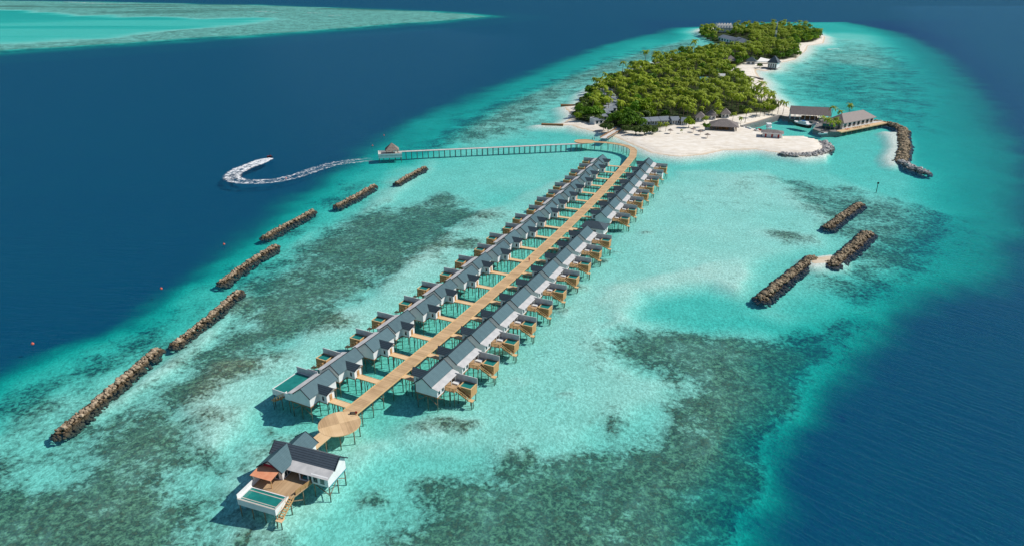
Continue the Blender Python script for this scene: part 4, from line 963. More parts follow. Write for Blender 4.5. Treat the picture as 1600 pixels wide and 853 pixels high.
# ------------------------------------------------------------------ buildings of the island
def frame(A, B, z):
    """local frame from two front corners given in the survey photo"""
    a, b = G(*A, z), G(*B, z); d = b - a; L = d.length; return a, math.atan2(d.y, d.x), L
def hip_house(name, A, B, dep, hw, hr, label, cat, roof='thatch', wall='white', posts=False, z=1.15, over=.8, gable=False, nw=0, floor=None, group=None, doors=0):
    a, rz, L = frame(A, B, z); r = empty(name, a, rz, label, cat, group)
    if floor: MB().box(-.8, L + .8, -.8, dep + .8, -.25, .12).build('floor', M[floor], r)
    if posts:
        nx = max(2, round(L / 3.5)); ny = max(1, round(dep / 3.5))
        for i in range(nx + 1):
            for j in range(ny + 1):
                if j in (0, ny) or i in (0, nx): x, y = L * i / nx, dep * j / ny; MB().box(x - .15, x + .15, y - .15, y + .15, 0, hw).build('post', M[wall], r)
        MB().box(L * .3, L * .7, dep * .35, dep * .65, .12, 2.0).build('counter', M['brown'], r)
    elif gable:
        MB().hprism([(0, 0), (dep, 0), (dep, hw), (dep / 2, hw + hr * .96), (0, hw)], 0, L, ax='x').build('wall', M[wall], r)
    else: MB().box(0, L, 0, dep, 0, hw).build('wall', M[wall], r)
    m = MB()
    if gable:
        s = hr / (dep / 2); roofq(m, (-.4, dep / 2, hw + hr + .1), (L + .4, dep / 2, hw + hr + .1), (L + .4, -over, hw + .1 - s * over), (-.4, -over, hw + .1 - s * over), .16)
        roofq(m, (L + .4, dep / 2, hw + hr + .1), (-.4, dep / 2, hw + hr + .1), (-.4, dep + over, hw + .1 - s * over), (L + .4, dep + over, hw + .1 - s * over), .16)
    else: hip_roof(m, 0, L, 0, dep, hw + .02, hr, over, .2)
    m.build('roof', M[roof], r)
    for i in range(nw):
        u = (i + .5) / nw * L; window(r, u - L / nw * .3, u + L / nw * .3, 0, 0, .5, hw * .82, ny=-1, mull=0)
    for i in range(doors):
        u = (i + .5) / doors * L; d = MB().box(u - .55, u + .55, -.05, .02, .05, 2.3).build('door', M['red'], r); MB().box(u + .3, u + .4, -.1, -.05, 1.0, 1.2).build('handle', M['dark'], d)
    return r
boat_hall = hip_house('boat_hall', (1234, 186.5), (1296, 190), 11, 4.6, 4.4, 'long open hall with a long brown shingle roof on the far side of the harbour', 'hall', roof='shingle', posts=True, z=1.2, gable=True, floor='grey', over=1.0)
lh = hip_house('harbour_house', (1316, 202), (1364, 192.5), 12, 4.2, 5.0, 'white waterfront house with a large hipped brown grey roof and timber sun deck', 'house', roof='shingle', z=1.2, over=1.3, nw=7, floor='concrete')
a, rz, L = frame((1316, 202), (1364, 192.5), 1.2)
MB().box(-7.0, -.1, 2, 11, 0, 3.2).build('side_wing', M['glass'], lh)
m = MB(); roofq(m, (-2.5, 1.2, 6.6), (-2.5, 12, 6.6), (2.2, 12, 4.0), (2.2, 1.2, 4.0)); roofq(m, (-2.5, 12, 6.61), (-2.5, 1.2, 6.61), (-8.6, 1.2, 3.4), (-8.6, 12, 3.4)); m.build('wing_roof', M['shingle'], lh)
MB().box(-9.5, L + 12, -5.2, -.9, -.75, -.05).build('sun_deck', M['boards_light'], lh); MB().box(L + .9, L + 14, -.85, 3.0, -.75, .0).build('side_deck', M['whiteboards'], lh)
MB().box(-10.5, L + .8, -.85, 12.8, -1.6, -.26).build('quay', M['grey'], lh)
for i in range(10): x = -8.5 + i * (L + 19) / 9; MB().box(x - .2, x + .2, -4.9, -4.5, -3.4, -.76).build('pile', M['pile'], lh)
def lounger(A, B_, nm, col_, lab):
    r = empty('sun_lounger', G(*A, 1.17), B_, lab, 'sun lounger', 'sun loungers on the waterfront deck')
    MB().box(-.35, .35, -1.0, .45, .25, .38).build('seat', M[col_], r); m = MB(); m.slab([(-.35, .45, .36), (.35, .45, .36), (.35, 1.05, .85), (-.35, 1.05, .85)], .1); m.build('backrest', M[col_], r)
    for x in (-.3, .3):
        for y in (-.9, .4): MB().box(x - .04, x + .04, y - .04, y + .04, 0, .25).build('leg', M['dark'], r)
for k_, x in enumerate((1322.5, 1325.5, 1334, 1337.5, 1341, 1344, 1353, 1356.5)):
    y = 203.2 - (x - 1316) * .185 + 1.0; lounger((x, y), rz + .3, 'l', 'red_cloth' if k_ < 2 else 'brown', '%s lounger from the left on the waterfront house deck' % ('dark red ' + ['first', 'second'][k_] if k_ < 2 else 'brown ' + ['third', 'fourth', 'fifth', 'sixth', 'seventh', 'eighth'][k_ - 2]))
bh = hip_house('boathouse', (1191, 214.5), (1221, 216.5), 8, 3.0, 1.6, 'small white beach house with three red doors and a low pale roof', 'beach house', roof='thatch_grey', z=1.1, over=1.2, doors=3, floor='concrete')
m = MB(); a_, rz_, L_ = frame((1191, 214.5), (1221, 216.5), 1.1); m.box(-1.25, L_ + 1.25, -1.3, -1.18, 2.85, 3.15); m.build('fascia', M['trim'], bh)
hip_house('thatched_pavilion', (1111, 203.5), (1150, 205.5), 13, 2.9, 4.0, 'wide open thatched pavilion on the beach between the palms and the boathouse', 'pavilion', roof='thatch_grey', wall='brown', posts=True, z=1.15, over=1.6, floor='concrete')
for A, B, l in [((1087, 190), (1100, 190.5), 'leftmost of the thatched huts at the forest edge above the pavilion'), ((1105, 187), (1118, 187.5), 'middle thatched hut at the forest edge above the pavilion'), ((1127, 184.5), (1139, 185), 'rightmost thatched hut at the forest edge above the pavilion')]:
    hip_house('thatched_hut', A, B, 8, 3, 3.6, l, 'hut', roof='thatch_grey', over=1.2, nw=2, group='thatched huts behind the beach')
for k_, (A, B) in enumerate([((1001, 197), (1016, 196)), ((1018, 196), (1031, 195)), ((1033, 195), (1047, 194)), ((1050, 195), (1062, 194.5)), ((1064, 196), (1074, 196.5))]):
    hip_house('beach_villa', A, B, 8, 3.0, 1.9, '%s grey roofed bungalow from the left in the row behind the sandy beach' % ['first', 'second', 'third', 'fourth', 'fifth'][k_], 'bungalow', roof='island_roof', gable=True, over=.7, nw=3, group='bungalows behind the beach')
STEP = [(936, 195), (942, 189.5), (947.5, 184.5), (952.5, 180), (957, 176), (961, 172), (964, 168), (962, 161.5), (955, 156), (951, 148)]
for k_, (x, y) in enumerate(STEP):
    r = hip_house('garden_villa', (x - 6.5, y + .5), (x + 6.5, y - 1.0), 5.5, 3.2, 1.2, '%s stepped grey villa among the left trees, counting away from the beach' % ORD[k_].replace('nearest', 'first'), 'bungalow', roof='island_roof', gable=True, over=.5, nw=2, group='stepped row of grey villas in the trees')
    a_, rz_, L_ = frame((x - 6.5, y + .5), (x + 6.5, y - 1.0), 1.15); MB().box(-.5, -.2, -.3, 6, 0, 4.2).box(-.2, L_ + .2, 5.9, 6.2, 0, 4.6).build('parapet', M['white2'], r)
ci = 0
for n_, p0, p1 in ((6, (1122, 62), (1147, 68.5)), (7, (1146, 66), (1168, 75))):
    for i in range(n_):
        f = (i + .5) / n_; x, y = p0[0] + (p1[0] - p0[0]) * f, p0[1] + (p1[1] - p0[1]) * f
        hip_house('lagoon_villa', (x - 2.1, y + .6), (x + 2.1, y + 1.3), 16, 5, 3.5, '%s dark roofed lagoon villa from the far left end of the island row' % (ORD[ci].replace('nearest', 'first')), 'bungalow', roof='island_roof', gable=True, over=.8, nw=1, group='curved row of lagoon villas at the far end', z=1.4); ci += 1
for k_ in range(6):
    x = 1120 + k_ * 4.4; hip_house('tent_villa', (x - 1.8, 51 + k_ * .05), (x + 1.8, 51 + k_ * .05), 14, 8, 8, '%s white peaked roof from the left at the far tip of the island' % ORD[k_].replace('nearest', 'first'), 'tent', roof='sail', over=1, group='white peaked roofs at the far tip', z=2)
ov = hip_house('sea_restaurant', (1199, 106.5), (1213, 107.5), 11, 6.0, 7.5, 'small white pavilion over the sea with a dark pointed roof and tall windows', 'pavilion', roof='roof_slat', over=1.4, nw=4, z=1.6, floor='grey')
a_, rz_, L_ = frame((1199, 106.5), (1213, 107.5), 1.6); MB().box(-8, 0, 1, 6, -.3, .1).build('deck', M['grey'], ov)
hip_house('pool_bar', (1166, 101), (1180, 101.5), 9, 3.5, 5, 'dark roofed bar beside the island swimming pool', 'bar', roof='roof_slat', over=1.2, nw=2, posts=False)
hip_house('beach_restaurant', (1135, 101), (1150, 101), 12, 4, 6, 'wide pale thatched restaurant roof left of the island pool', 'restaurant', roof='thatch_grey', over=1.5, posts=True, wall='brown')
p = empty('swimming_pool', G(1190, 96.8, 1.3), 0, 'turquoise swimming pool on the beach terrace beside a white sail', 'pool')
MB().box(-14, 12, -7, 11, -.9, .05).build('pool_deck', M['white2'], p); MB().box(-11, 9, -3, 8, .06, .12).build('pool_water', M['pool'], p)
sl_ = empty('shade_sail', G(1196, 99.5, 1.3), 0, 'white canvas shade sail stretched between the pool and the sea pavilion', 'shade sail')
m = MB(); A_ = [(-12, -4, 2.6), (9, -6, 2.8), (10, 5, 3.2), (-4, 8, 6.2)]; m.slab(A_[:3], .06); m.slab([A_[0], A_[2], A_[3]], .06); m.build('canvas', M['sail'], sl_)
for q in A_: MB().tube((q[0], q[1], 0), (q[0], q[1], q[2]), .15).build('pole', M['trim'], sl_)
for A, B, l in [((1121, 128), (1131, 128.5), 'small pale roofed building in a gap of the forest above its middle'), ((1094, 134), (1106, 134), 'low teal roofed building half hidden in the middle of the forest')]:
    hip_house('forest_house', A, B, 8, 5.5, 2, l, 'house', roof='white2' if l[6] == 'p' else 'teal', gable=True, nw=2)
# lattice mast
mt = empty('radio_mast', G(1209.5, 74, 1.2), .3, 'tall thin blue and white lattice mast rising above the far palms', 'mast')
for k_ in range(6):
    z0, z1 = k_ * 6.0, (k_ + 1) * 6.0; m = MB(); h0, h1 = 1.3 - k_ * .16, 1.3 - (k_ + 1) * .16
    for sx, sy in ((1, 1), (1, -1), (-1, -1), (-1, 1)): m.beam((sx * h0, sy * h0, z0), (sx * h1, sy * h1, z1), .22, .22)
    for (ax_, ay), (bx_, by) in (((1, 1), (1, -1)), ((1, -1), (-1, -1)), ((-1, -1), (-1, 1)), ((-1, 1), (1, 1))): m.beam((ax_ * h0, ay * h0, z0), (bx_ * h1, by * h1, z1), .12, .12)
    m.build('lattice_section', M['blue' if k_ % 2 == 0 else 'trim'], mt)
# groynes, sea wall, quay
def wall(name, pts, w, z0, z1, mat, label, cat='groyne'):
    P_ = [G(*p) for p in pts]; o = P_[0].copy(); o.z = 0; m = MB()
    ribbon(m, [q - o for q in P_], w, z1, z1 - z0); ob = m.build(name, M[mat]); ob.location = o; tag(ob, label, cat)
wall('groyne', [(846, 195.5), (880, 196.5)], 2.6, -1.5, 1.0, 'brown', 'low brown groyne on the left beach, the one nearer to the west jetty')
wall('groyne', [(876, 165.5), (906, 166)], 2.6, -1.5, 1.1, 'brown', 'low brown groyne on the left beach, farther from the west jetty')
wall('groyne', [(1164, 121), (1180, 123), (1191, 125.5)], 3, -1.5, 1.6, 'thatch_grey', 'grey groyne across the right beach, nearest the sea pavilion')
wall('groyne', [(1176, 138.5), (1184, 139), (1190, 142)], 4, -1.5, 1.7, 'concrete', 'pale middle groyne on the right beach')
wall('groyne', [(1198, 157), (1206, 157.5), (1213, 160)], 4, -1.5, 1.7, 'concrete', 'pale groyne on the right beach nearest the harbour')
wall('sea_wall', [(989, 216), (1010, 220), (1028, 226), (1044, 231.5)], .8, -.5, .75, 'thatch_grey', 'low weathered timber sea wall curving across the sandy beach', 'sea wall')
wall('quay_wall', [(1158, 200), (1185, 193), (1217, 182.8), (1238, 187.2), (1272, 193)], 2.2, -4.5, 1.35, 'grey', 'grey stone quay wall lining the back of the harbour basin', 'quay')
P_ = [G(*p) for p in ((1270, 204), (1280, 193), (1306, 197), (1318, 203), (1313, 208.5), (1284, 209))]; o = P_[0].copy(); o.z = 0
ob = MB().prism([(q.x - o.x, q.y - o.y) for q in P_], -4.5, 1.0).build('planted_quay', M['grey']); ob.location = o; tag(ob, 'dark stone quay carrying palms in the middle of the harbour', 'quay')
# parasols
def parasol(x, y, l):
    r = empty('thatched_parasol', G(x, y, 1.15), 0, l, 'parasol', 'thatched parasols on the beach'); MB().tube((0, 0, 0), (0, 0, 2.6), .09).build('pole', M['brown'], r); m = MB()
    for i in range(12):
        a, b = 2 * math.pi * i / 12, 2 * math.pi * (i + 1) / 12; m.face([(0, 0, 3.3), (2.1 * math.cos(a), 2.1 * math.sin(a), 2.2), (2.1 * math.cos(b), 2.1 * math.sin(b), 2.2)]); m.face([(0, 0, 2.5), (2.1 * math.cos(b), 2.1 * math.sin(b), 2.2), (2.1 * math.cos(a), 2.1 * math.sin(a), 2.2)])
    m.build('canopy', M['thatch'], r)
for x, y, l in ((1105, 216, 'thatched parasol nearest the water, left of the beach pavilion'), (1094, 211, 'thatched parasol just up the beach from the nearest one'), (1047, 209, 'leftmost thatched parasol on the open sand'), (1083, 207, 'faint thatched parasol close to the trees between two others')): parasol(x, y, l)
# boats
def hull(m, L, W, z0, z1, mi=0, flare=.75):
    st = [(-.5, .78), (-.3, .98), (0, 1), (.25, .85), (.4, .5), (.5, .03)]; T = [(x * L, w * W / 2, z1 + .25 * z1 * max(0, x)) for x, w in st]; B = [(x * L * .94, w * W / 2 * flare, z0) for x, w in st]
    for i in range(len(st) - 1):
        for s in (1, -1):
            q = [(B[i][0], s * B[i][1], z0), (B[i + 1][0], s * B[i + 1][1], z0), (T[i + 1][0], s * T[i + 1][1], T[i + 1][2]), (T[i][0], s * T[i][1], T[i][2])]
            m.face(q if s < 0 else q[::-1], mi)
        q = [(T[i][0], -T[i][1], T[i][2]), (T[i + 1][0], -T[i + 1][1], T[i + 1][2]), (T[i + 1][0], T[i + 1][1], T[i + 1][2]), (T[i][0], T[i][1], T[i][2])]; m.face(q, mi)
    m.face([(B[0][0], B[0][1], z0), (B[0][0], -B[0][1], z0), (T[0][0], -T[0][1], T[0][2]), (T[0][0], T[0][1], T[0][2])][::-1], mi)
y_ = empty('motor_yacht', G(1252.5, 197.5, 0), R(118), 'dark hulled motor yacht with a white cabin top in the harbour', 'boat')
m = MB(); hull(m, 15, 4.6, -.4, 1.7); m.build('hull', M['dark'], y_); m = MB(); hull(m, 14.4, 4.3, 1.72, 2.5, flare=1); m.build('deck', M['trim'], y_)
m = MB(); m.hprism([(-5, 2.4), (3.6, 2.4), (1.2, 3.9), (-4.4, 3.9)], -1.5, 1.5); m.build('cabin', M['trim'], y_); MB().box(-2.6, .6, -1.2, 1.2, 3.92, 4.0).build('sunroof', M['blue'], y_)
y_ = empty('cabin_boat', G(1200.5, 201, 0), R(80), 'white cabin boat moored behind the boathouse', 'boat')
m = MB(); hull(m, 10, 3.6, -.3, 1.6); m.build('hull', M['trim'], y_); MB().box(-3, 2.0, -1.3, 1.3, 1.7, 3.4).build('cabin', M['white'], y_); MB().box(-3.3, 2.3, -1.6, 1.6, 3.42, 3.6).build('cabin_roof', M['trim'], y_)
for x, y, c, nm, l in ((1165, 201.5, 'trim', 'dinghy', 'white dinghy at the left end of the harbour quay'), (1169, 202.2, 'blue', 'dinghy', 'blue dinghy beside the white one at the quay'), (1181, 204, 'trim', 'jet_ski', 'white jet ski on the sand left of the boathouse'), (1187.5, 204, 'red', 'jet_ski', 'red jet ski on the sand next to the boathouse'), (1286, 209.8, 'trim', 'dinghy', 'white dinghy moored along the dark planted quay')):
    r = empty(nm, G(x, y, 0 if x < 1170 or x > 1200 else 1.15), R(20 if x > 1200 else 100), l, 'boat'); m = MB(); hull(m, 5.5 if x < 1200 else 8, 2.0, .02, .8); m.build('hull', M[c], r); MB().box(-1.5, .2, -.4, .4, .8, 1.15).build('seat', M['dark'], r)
# jet ski with rider at the head of the wake
def person(loc, rz, label, shirt='black_cloth', pose='stand', sc=1.0):
    r = empty('person', loc, rz, label, 'person'); V = []; Rr = []; E_ = []
    def j(p, rad, par=None): V.append(p); Rr.append(rad); (E_.append((par, len(V) - 1)) if par is not None else None); return len(V) - 1
    if pose == 'stand':
        pel = j((0, 0, .95), .15); ch = j((0, 0, 1.3), .17, pel); nk = j((0, 0, 1.5), .06, ch); hd = j((0, .02, 1.64), .11, nk); j((0, .02, 1.72), .09, hd)
        for s in (-1, 1):
            h = j((s * .1, 0, .88), .10, pel); k_ = j((s * .11, .03, .48), .065, h); a = j((s * .12, 0, .08), .045, k_); j((s * .13, .14, .03), .04, a)
            sh = j((s * .2, 0, 1.42), .06, ch); el = j((s * .27, 0, 1.14), .045, sh); j((s * .25, .1, .88), .035, el)
    else:
        pel = j((0, -.1, .95), .16); ch = j((0, .15, 1.3), .17, pel); nk = j((0, .22, 1.5), .06, ch); hd = j((0, .26, 1.64), .11, nk); j((0, .27, 1.72), .09, hd)
        for s in (-1, 1):
            h = j((s * .14, -.05, .9), .10, pel); k_ = j((s * .28, .3, .72), .07, h); j((s * .3, .15, .35), .05, k_)
            sh = j((s * .2, .17, 1.42), .06, ch); el = j((s * .28, .38, 1.2), .045, sh); j((s * .25, .62, 1.12), .035, el)
    me = bpy.data.meshes.new('body'); me.from_pydata([tuple(c * sc for c in v) for v in V], E_, []); o = bpy.data.objects.new('body', me); col.objects.link(o); o.parent = r; me.materials.append(M[shirt])
    md = o.modifiers.new('skin', 'SKIN'); sv = me.skin_vertices[0].data
    for v, q in zip(sv, Rr): v.radius = (q * sc, q * sc)
    sv[0].use_root = True; md.use_smooth_shade = True; s2_ = o.modifiers.new('sub', 'SUBSURF'); s2_.levels = s2_.render_levels = 1
    hm = MB(); c = Vector(V[4]) * sc
    for i in range(10):
        a, b = 2 * math.pi * i / 10, 2 * math.pi * (i + 1) / 10; rr = .125 * sc
        hm.face([c + Vector((rr * math.cos(a), rr * math.sin(a), -.04)), c + Vector((rr * math.cos(b), rr * math.sin(b), -.04)), c + Vector((0, 0, .09 * sc))], 0)
    hm.build('hair', M['dark'], r); return r
js = empty('jet_ski', G(421.5, 246, 0), R(-70), 'dark jet ski speeding at the head of the curling wake', 'jet ski')
m = MB(); hull(m, 3.4, 1.3, -.05, .65); m.build('hull', M['dark'], js); m = MB(); m.hprism([(-1.4, .65), (.6, .65), (.9, 1.1), (.5, 1.15), (.2, .85), (-1.3, .85)], -.3, .3); m.build('seat', M['red'], js)
js.rotation_euler.z = R(20)
v = G(421.5, 246, 0); person((v.x, v.y, 0), R(20 - 90), 'rider leaning forward on the jet ski, hands on the bars', pose='ride')
person(path(138.5, .2)[0] + Vector((0, 0, 2.5)), R(150), 'person in red standing alone on the middle of the boardwalk', 'red_cloth')
person(G(925.5, 219.5, 2.53), R(200), 'standing person in dark clothes, left one of the pair on the round beach platform', 'black_cloth', sc=1.0)
person(G(928.5, 219.2, 2.53), R(160), 'standing person in red and dark, right one of the pair on the beach platform', 'red_cloth', sc=1.0)
# buoys and a channel marker
for k_, (x, y, l) in enumerate([(447, 279, 'orange buoy on the dark water just below the wake'), (350, 382, 'orange buoy left of the third and fourth breakwaters'), (252, 451, 'orange buoy in dark water above the second breakwater'), (51, 537, 'orange buoy near the left edge of the picture'), (582, 228, 'pale orange buoy just left of the jetty pavilion'), (600, 212, 'faint orange buoy above the jetty pavilion')]):
    r = empty('buoy', G(x, y, 0), 0, l, 'buoy', 'orange buoys along the reef edge'); m = MB(); n_ = 10; pr = [(0, -.4), (.5, -.25), (.62, .1), (.45, .45), (.15, .6), (.1, .95), (0, 1.0)]
    for (r0, z0), (r1, z1) in zip(pr[:-1], pr[1:]):
        for i in range(n_):
            a, b = 2 * math.pi * i / n_, 2 * math.pi * (i + 1) / n_; q = [(r0 * math.cos(a), r0 * math.sin(a), z0), (r0 * math.cos(b), r0 * math.sin(b), z0), (r1 * math.cos(b), r1 * math.sin(b), z1), (r1 * math.cos(a), r1 * math.sin(a), z1)]
            q = [q[0], q[1], q[2], q[3]] if r0 > 1e-6 and r1 > 1e-6 else ([q[0], q[2], q[3]] if r0 < 1e-6 else [q[0], q[1], q[2]]); m.face(q, smooth=True)
    m.build('float', M['buoy'], r); r.scale = (.72, .72, .72); MB().tube((0, 0, .95), (0, 0, 1.25), .05).build('ring', M['dark'], r)
r = empty('channel_marker', G(1370.5, 294, 0), 0, 'dark post marker standing in the pale channel left of the outer reef', 'marker'); MB().tube((0, 0, -4), (0, 0, 2.6), .16).build('post', M['dark'], r); MB().box(-.4, .4, -.3, .3, 2.2, 3.0).build('topmark', M['dark'], r)

# ------------------------------------------------------------------ trees
def palm_mesh(seed, h, lean):
    g = np.random.default_rng(seed); m = MB(); p = Vector((0, 0, -.4)); top = None; az = g.random() * 6.28; pr = p
    for i in range(5):
        f = (i + 1) / 5; q = Vector((lean * f * f * math.cos(az), lean * f * f * math.sin(az), h * f)); m.tube(pr, q, .24 - .025 * i, .24 - .025 * (i + 1), 6); pr = q
    V = []; F = []; nf = 19
    for k in range(nf):
        a = 2 * math.pi * k / nf * 1.618 * 2 + g.random() * .3; up = g.uniform(-.15, 1.15); L = g.uniform(3.6, 5.2); c, s = math.cos(a), math.sin(a); x = r0 = 0.0; zz = 0.0; ang = up; pts = []
        for j in range(7):
            pts.append((r0, zz)); ang -= .30; st = L / 6; r0 += st * math.cos(ang); zz += st * math.sin(ang)
        for j in range(6):
            w0, w1 = [.15, .55, .72, .70, .56, .36, .08][j], [.15, .55, .72, .70, .56, .36, .08][j + 1]
            (ra, za), (rb, zb) = pts[j], pts[j + 1]; T_ = Vector((pr.x, pr.y, pr.z))
            for sd in (-1, 1):
                # leaflets: slim blades hanging off the rib, gaps between
                for u in (0.0, .5):
                    r1, z1 = ra + (rb - ra) * u, za + (zb - za) * u; r2, z2 = ra + (rb - ra) * (u + .40), za + (zb - za) * (u + .40); w = w0 + (w1 - w0) * u
                    A = T_ + Vector((r1 * c, r1 * s, z1)); B = T_ + Vector((r2 * c, r2 * s, z2)); o = Vector((-s * sd * w, c * sd * w, -w * .45)) + Vector((c, s, 0)) * .28
                    i0 = len(V); V += [tuple(A), tuple(B), tuple(B + o), tuple(A + o)]; F.append((i0, i0 + 1, i0 + 2, i0 + 3))
    return m, np.array(V), np.array(F)
def broad_mesh(seed, rad, h, nleaf=620, leaf=.62):
    g = np.random.default_rng(seed); m = MB(); m.tube((0, 0, -.4), (0, 0, h * .45), .3, .2, 6); L = []
    nl = 8; V = []; 
    for k in range(nl):
        a = 2 * math.pi * k / nl + g.random(); rr = rad * (g.uniform(.35, .68) if k else 0); c = np.array([rr * math.cos(a), rr * math.sin(a), h * g.uniform(.42, .80)]); L.append((c, rad * g.uniform(.38, .58)))
        m.tube((0, 0, h * .3), tuple(c), .12, .05, 5)
    per = nleaf // nl
    for c, r_ in L:
        d = g.normal(size=(per, 3)); d /= np.linalg.norm(d, axis=1)[:, None]; d[:, 2] = np.where(d[:, 2] < -.5, -d[:, 2], d[:, 2]); rr = r_ * g.uniform(.62, 1.08, per)[:, None]; C = c + d * rr * np.array([1, 1, .78])
        n = d + g.normal(0, .55, (per, 3)); n /= np.linalg.norm(n, axis=1)[:, None]; t = np.cross(n, g.normal(size=(per, 3))); t /= np.linalg.norm(t, axis=1)[:, None]; b = np.cross(n, t); s = (leaf * g.uniform(.6, 1.3, per))[:, None]
        V.append(np.stack([C - t * s - b * s * .5, C + t * s * .2 - b * s * .8, C + t * s + b * s * .4, C - t * s * .3 + b * s * .8], 1))
    V = np.vstack(V).reshape(-1, 3); return m, V, np.arange(len(V)).reshape(-1, 4)
PROTO = []
def mk(kind, seed, mat, **kw):
    m, V, F = palm_mesh(seed, **kw) if kind == 'palm' else broad_mesh(seed, **kw); PROTO.append((kind, m, V, F, mat))
for i in range(5): mk('palm', 10 + i, 'palm', h=[9.5, 11, 12.5, 8.5, 10.5][i], lean=[.8, 1.5, .6, 1.8, 1.1][i])
for i in range(4): mk('broad', 30 + i, 'leaf' if i < 3 else 'leaf_bright', rad=[4.6, 5.4, 4.0, 4.8][i], h=[8.5, 9.5, 7, 8.5][i])
for i in range(2): mk('bush', 50 + i, 'leaf_dull', rad=[4.4, 3.6][i], h=[6.2, 5.0][i])
TM = []
for kind, m, V, F, mat in PROTO:
    nm = {'palm': 'palm_tree', 'broad': 'broadleaf_tree', 'bush': 'coastal_bush'}[kind]
    r = empty(nm); m.build('trunk', M['bark'], r); o = mesh_np('crown', V, F, M[mat], r); TM.append(r)
used = [False] * len(TM)
def plant(k, x, y, z, sc, rot, label, group):
    if used[k]: r = copy_tree(TM[k])
    else: r = TM[k]; used[k] = True
    r.location = (x, y, z); r.scale = (sc, sc, sc * random.uniform(.92, 1.12)); r.rotation_euler.z = rot
    tag(r, label, 'tree' if PROTO[k][0] != 'bush' else 'bush', group); return r
def topx(x, y, z=1.0):
    """survey photo position of a ground point (for matching clearings seen in the photo)"""
    cp, sp = math.cos(PITCH), math.sin(PITCH); dz = z - H; f = y * cp - dz * sp; u = y * sp + dz * cp
    return 800 + FPX * x / f, 426.5 - FPX * u / f
# clearings: (x0,x1,y0,y1) in the survey photo where no tree may stand
CLR = [(x - 5, x + 8, y - 2, y + 9) for x, y in STEP[:7]] + [(x - 6, x + 7, y - 1, y + 6) for x, y in STEP[7:]]
CLR += [(998, 1076, 189, 203), (1085, 1101, 183, 200), (1104, 1119, 181, 200), (1125, 1141, 178, 200), (1107, 1155, 192, 215), (1118, 1172, 58, 80), (1116, 1146, 44, 57), (1118, 1133, 125, 140), (1092, 1108, 131, 142),
        (1163, 1182, 97, 112), (1183, 1216, 93, 115), (1133, 1152, 97, 110), (1230, 1300, 165, 200)]
fp = FOREST; lo, hi = fp.min(0), fp.max(0); pts = []; cell = {}
cand = rng.uniform(lo, hi, (26000, 2)); inn = sdist(cand, fp) > 0; cand = cand[inn]
for c in cand:
    px, py = topx(*c)
    if any(a <= px <= b and c0 <= py <= d0 for a, b, c0, d0 in CLR): continue
    dmin = 5.5 if c[1] < 700 else 7.2; key = (int(c[0] // 7), int(c[1] // 7)); ok = True
    for i in (-1, 0, 1):
        for j in (-1, 0, 1):
            for q in cell.get((key[0] + i, key[1] + j), ()):
                if (q[0] - c[0]) ** 2 + (q[1] - c[1]) ** 2 < dmin * dmin: ok = False
    if ok: cell.setdefault(key, []).append(c); pts.append((c[0], c[1], px, py))
pts.sort(key=lambda q: math.hypot(q[0], q[1]))
edge = sdist(np.array([p[:2] for p in pts]), fp); mixn = vnoise(np.array([p[:2] for p in pts]), 45, 91, 2)
def species(i, x, y, px, py):
    r_ = random.random(); d = edge[i]; n = mixn[i]
    if px < 925 or (py > 186 and px < 1045): return random.choice([5, 6, 9, 9, 10, 8])
    if d < 5 and r_ < .35: return random.choice([9, 10, 7])
    if px > 1235: return random.choice([8, 5, 6, 2])
    if n > .58: return random.choice([5, 6, 7, 7, 8, 1]) if r_ < .75 else random.randrange(5)
    return random.randrange(5) if r_ < .88 else random.choice([5, 6, 8])
zz = ground(np.array([p[:2] for p in pts]))[0]
def lab(kind, x, y, px, py):
    tone = {'palm': 'coconut palm', 'broad': 'round leafy tree', 'bush': 'dull green bush'}[kind]
    if px < 930: w = 'in the clump at the far left of the forest'
    elif px < 985 and py > 160: w = 'beside the stepped grey villas'
    elif px < 985: w = 'along the left shore side of the forest'
    elif py > 197: w = 'at the front of the forest above the round beach platform'
    elif px < 1080 and py > 184: w = 'right behind the row of beach bungalows'
    elif px < 1145 and py > 172: w = 'just behind the thatched huts'
    elif px > 1145 and py > 165: w = 'by the sand strip of the harbour'
    elif px > 1150: w = 'above the narrow right hand beach'
    elif px < 1060: w = 'deep in the left half of the forest'
    else: w = 'deep in the middle of the forest'
    return tone + ' ' + w, {'palm': 'palms ', 'broad': 'trees ', 'bush': 'bushes '}[kind] + w
LBL = {'palm': ('coconut palm standing in the dense island forest', 'palms of the island forest'), 'broad': ('round crowned broadleaf tree in the island forest', 'broadleaf trees of the island forest'), 'bush': ('dull green coastal bush at the edge of the island forest', 'bushes along the forest edge')}
NIND = 290; bulkV = {}; bulk = {}
for i, (x, y, px, py) in enumerate(pts):
    k = species(i, x, y, px, py); sc = random.uniform(.68, 1.28) * (1.0 if y < 700 else 1.12); rot = random.random() * 6.28
    if i < NIND: plant(k, x, y, zz[i], sc, rot, *lab(PROTO[k][0], x, y, px, py))
    else: bulk.setdefault(k, []).append((x, y, zz[i], sc, rot))
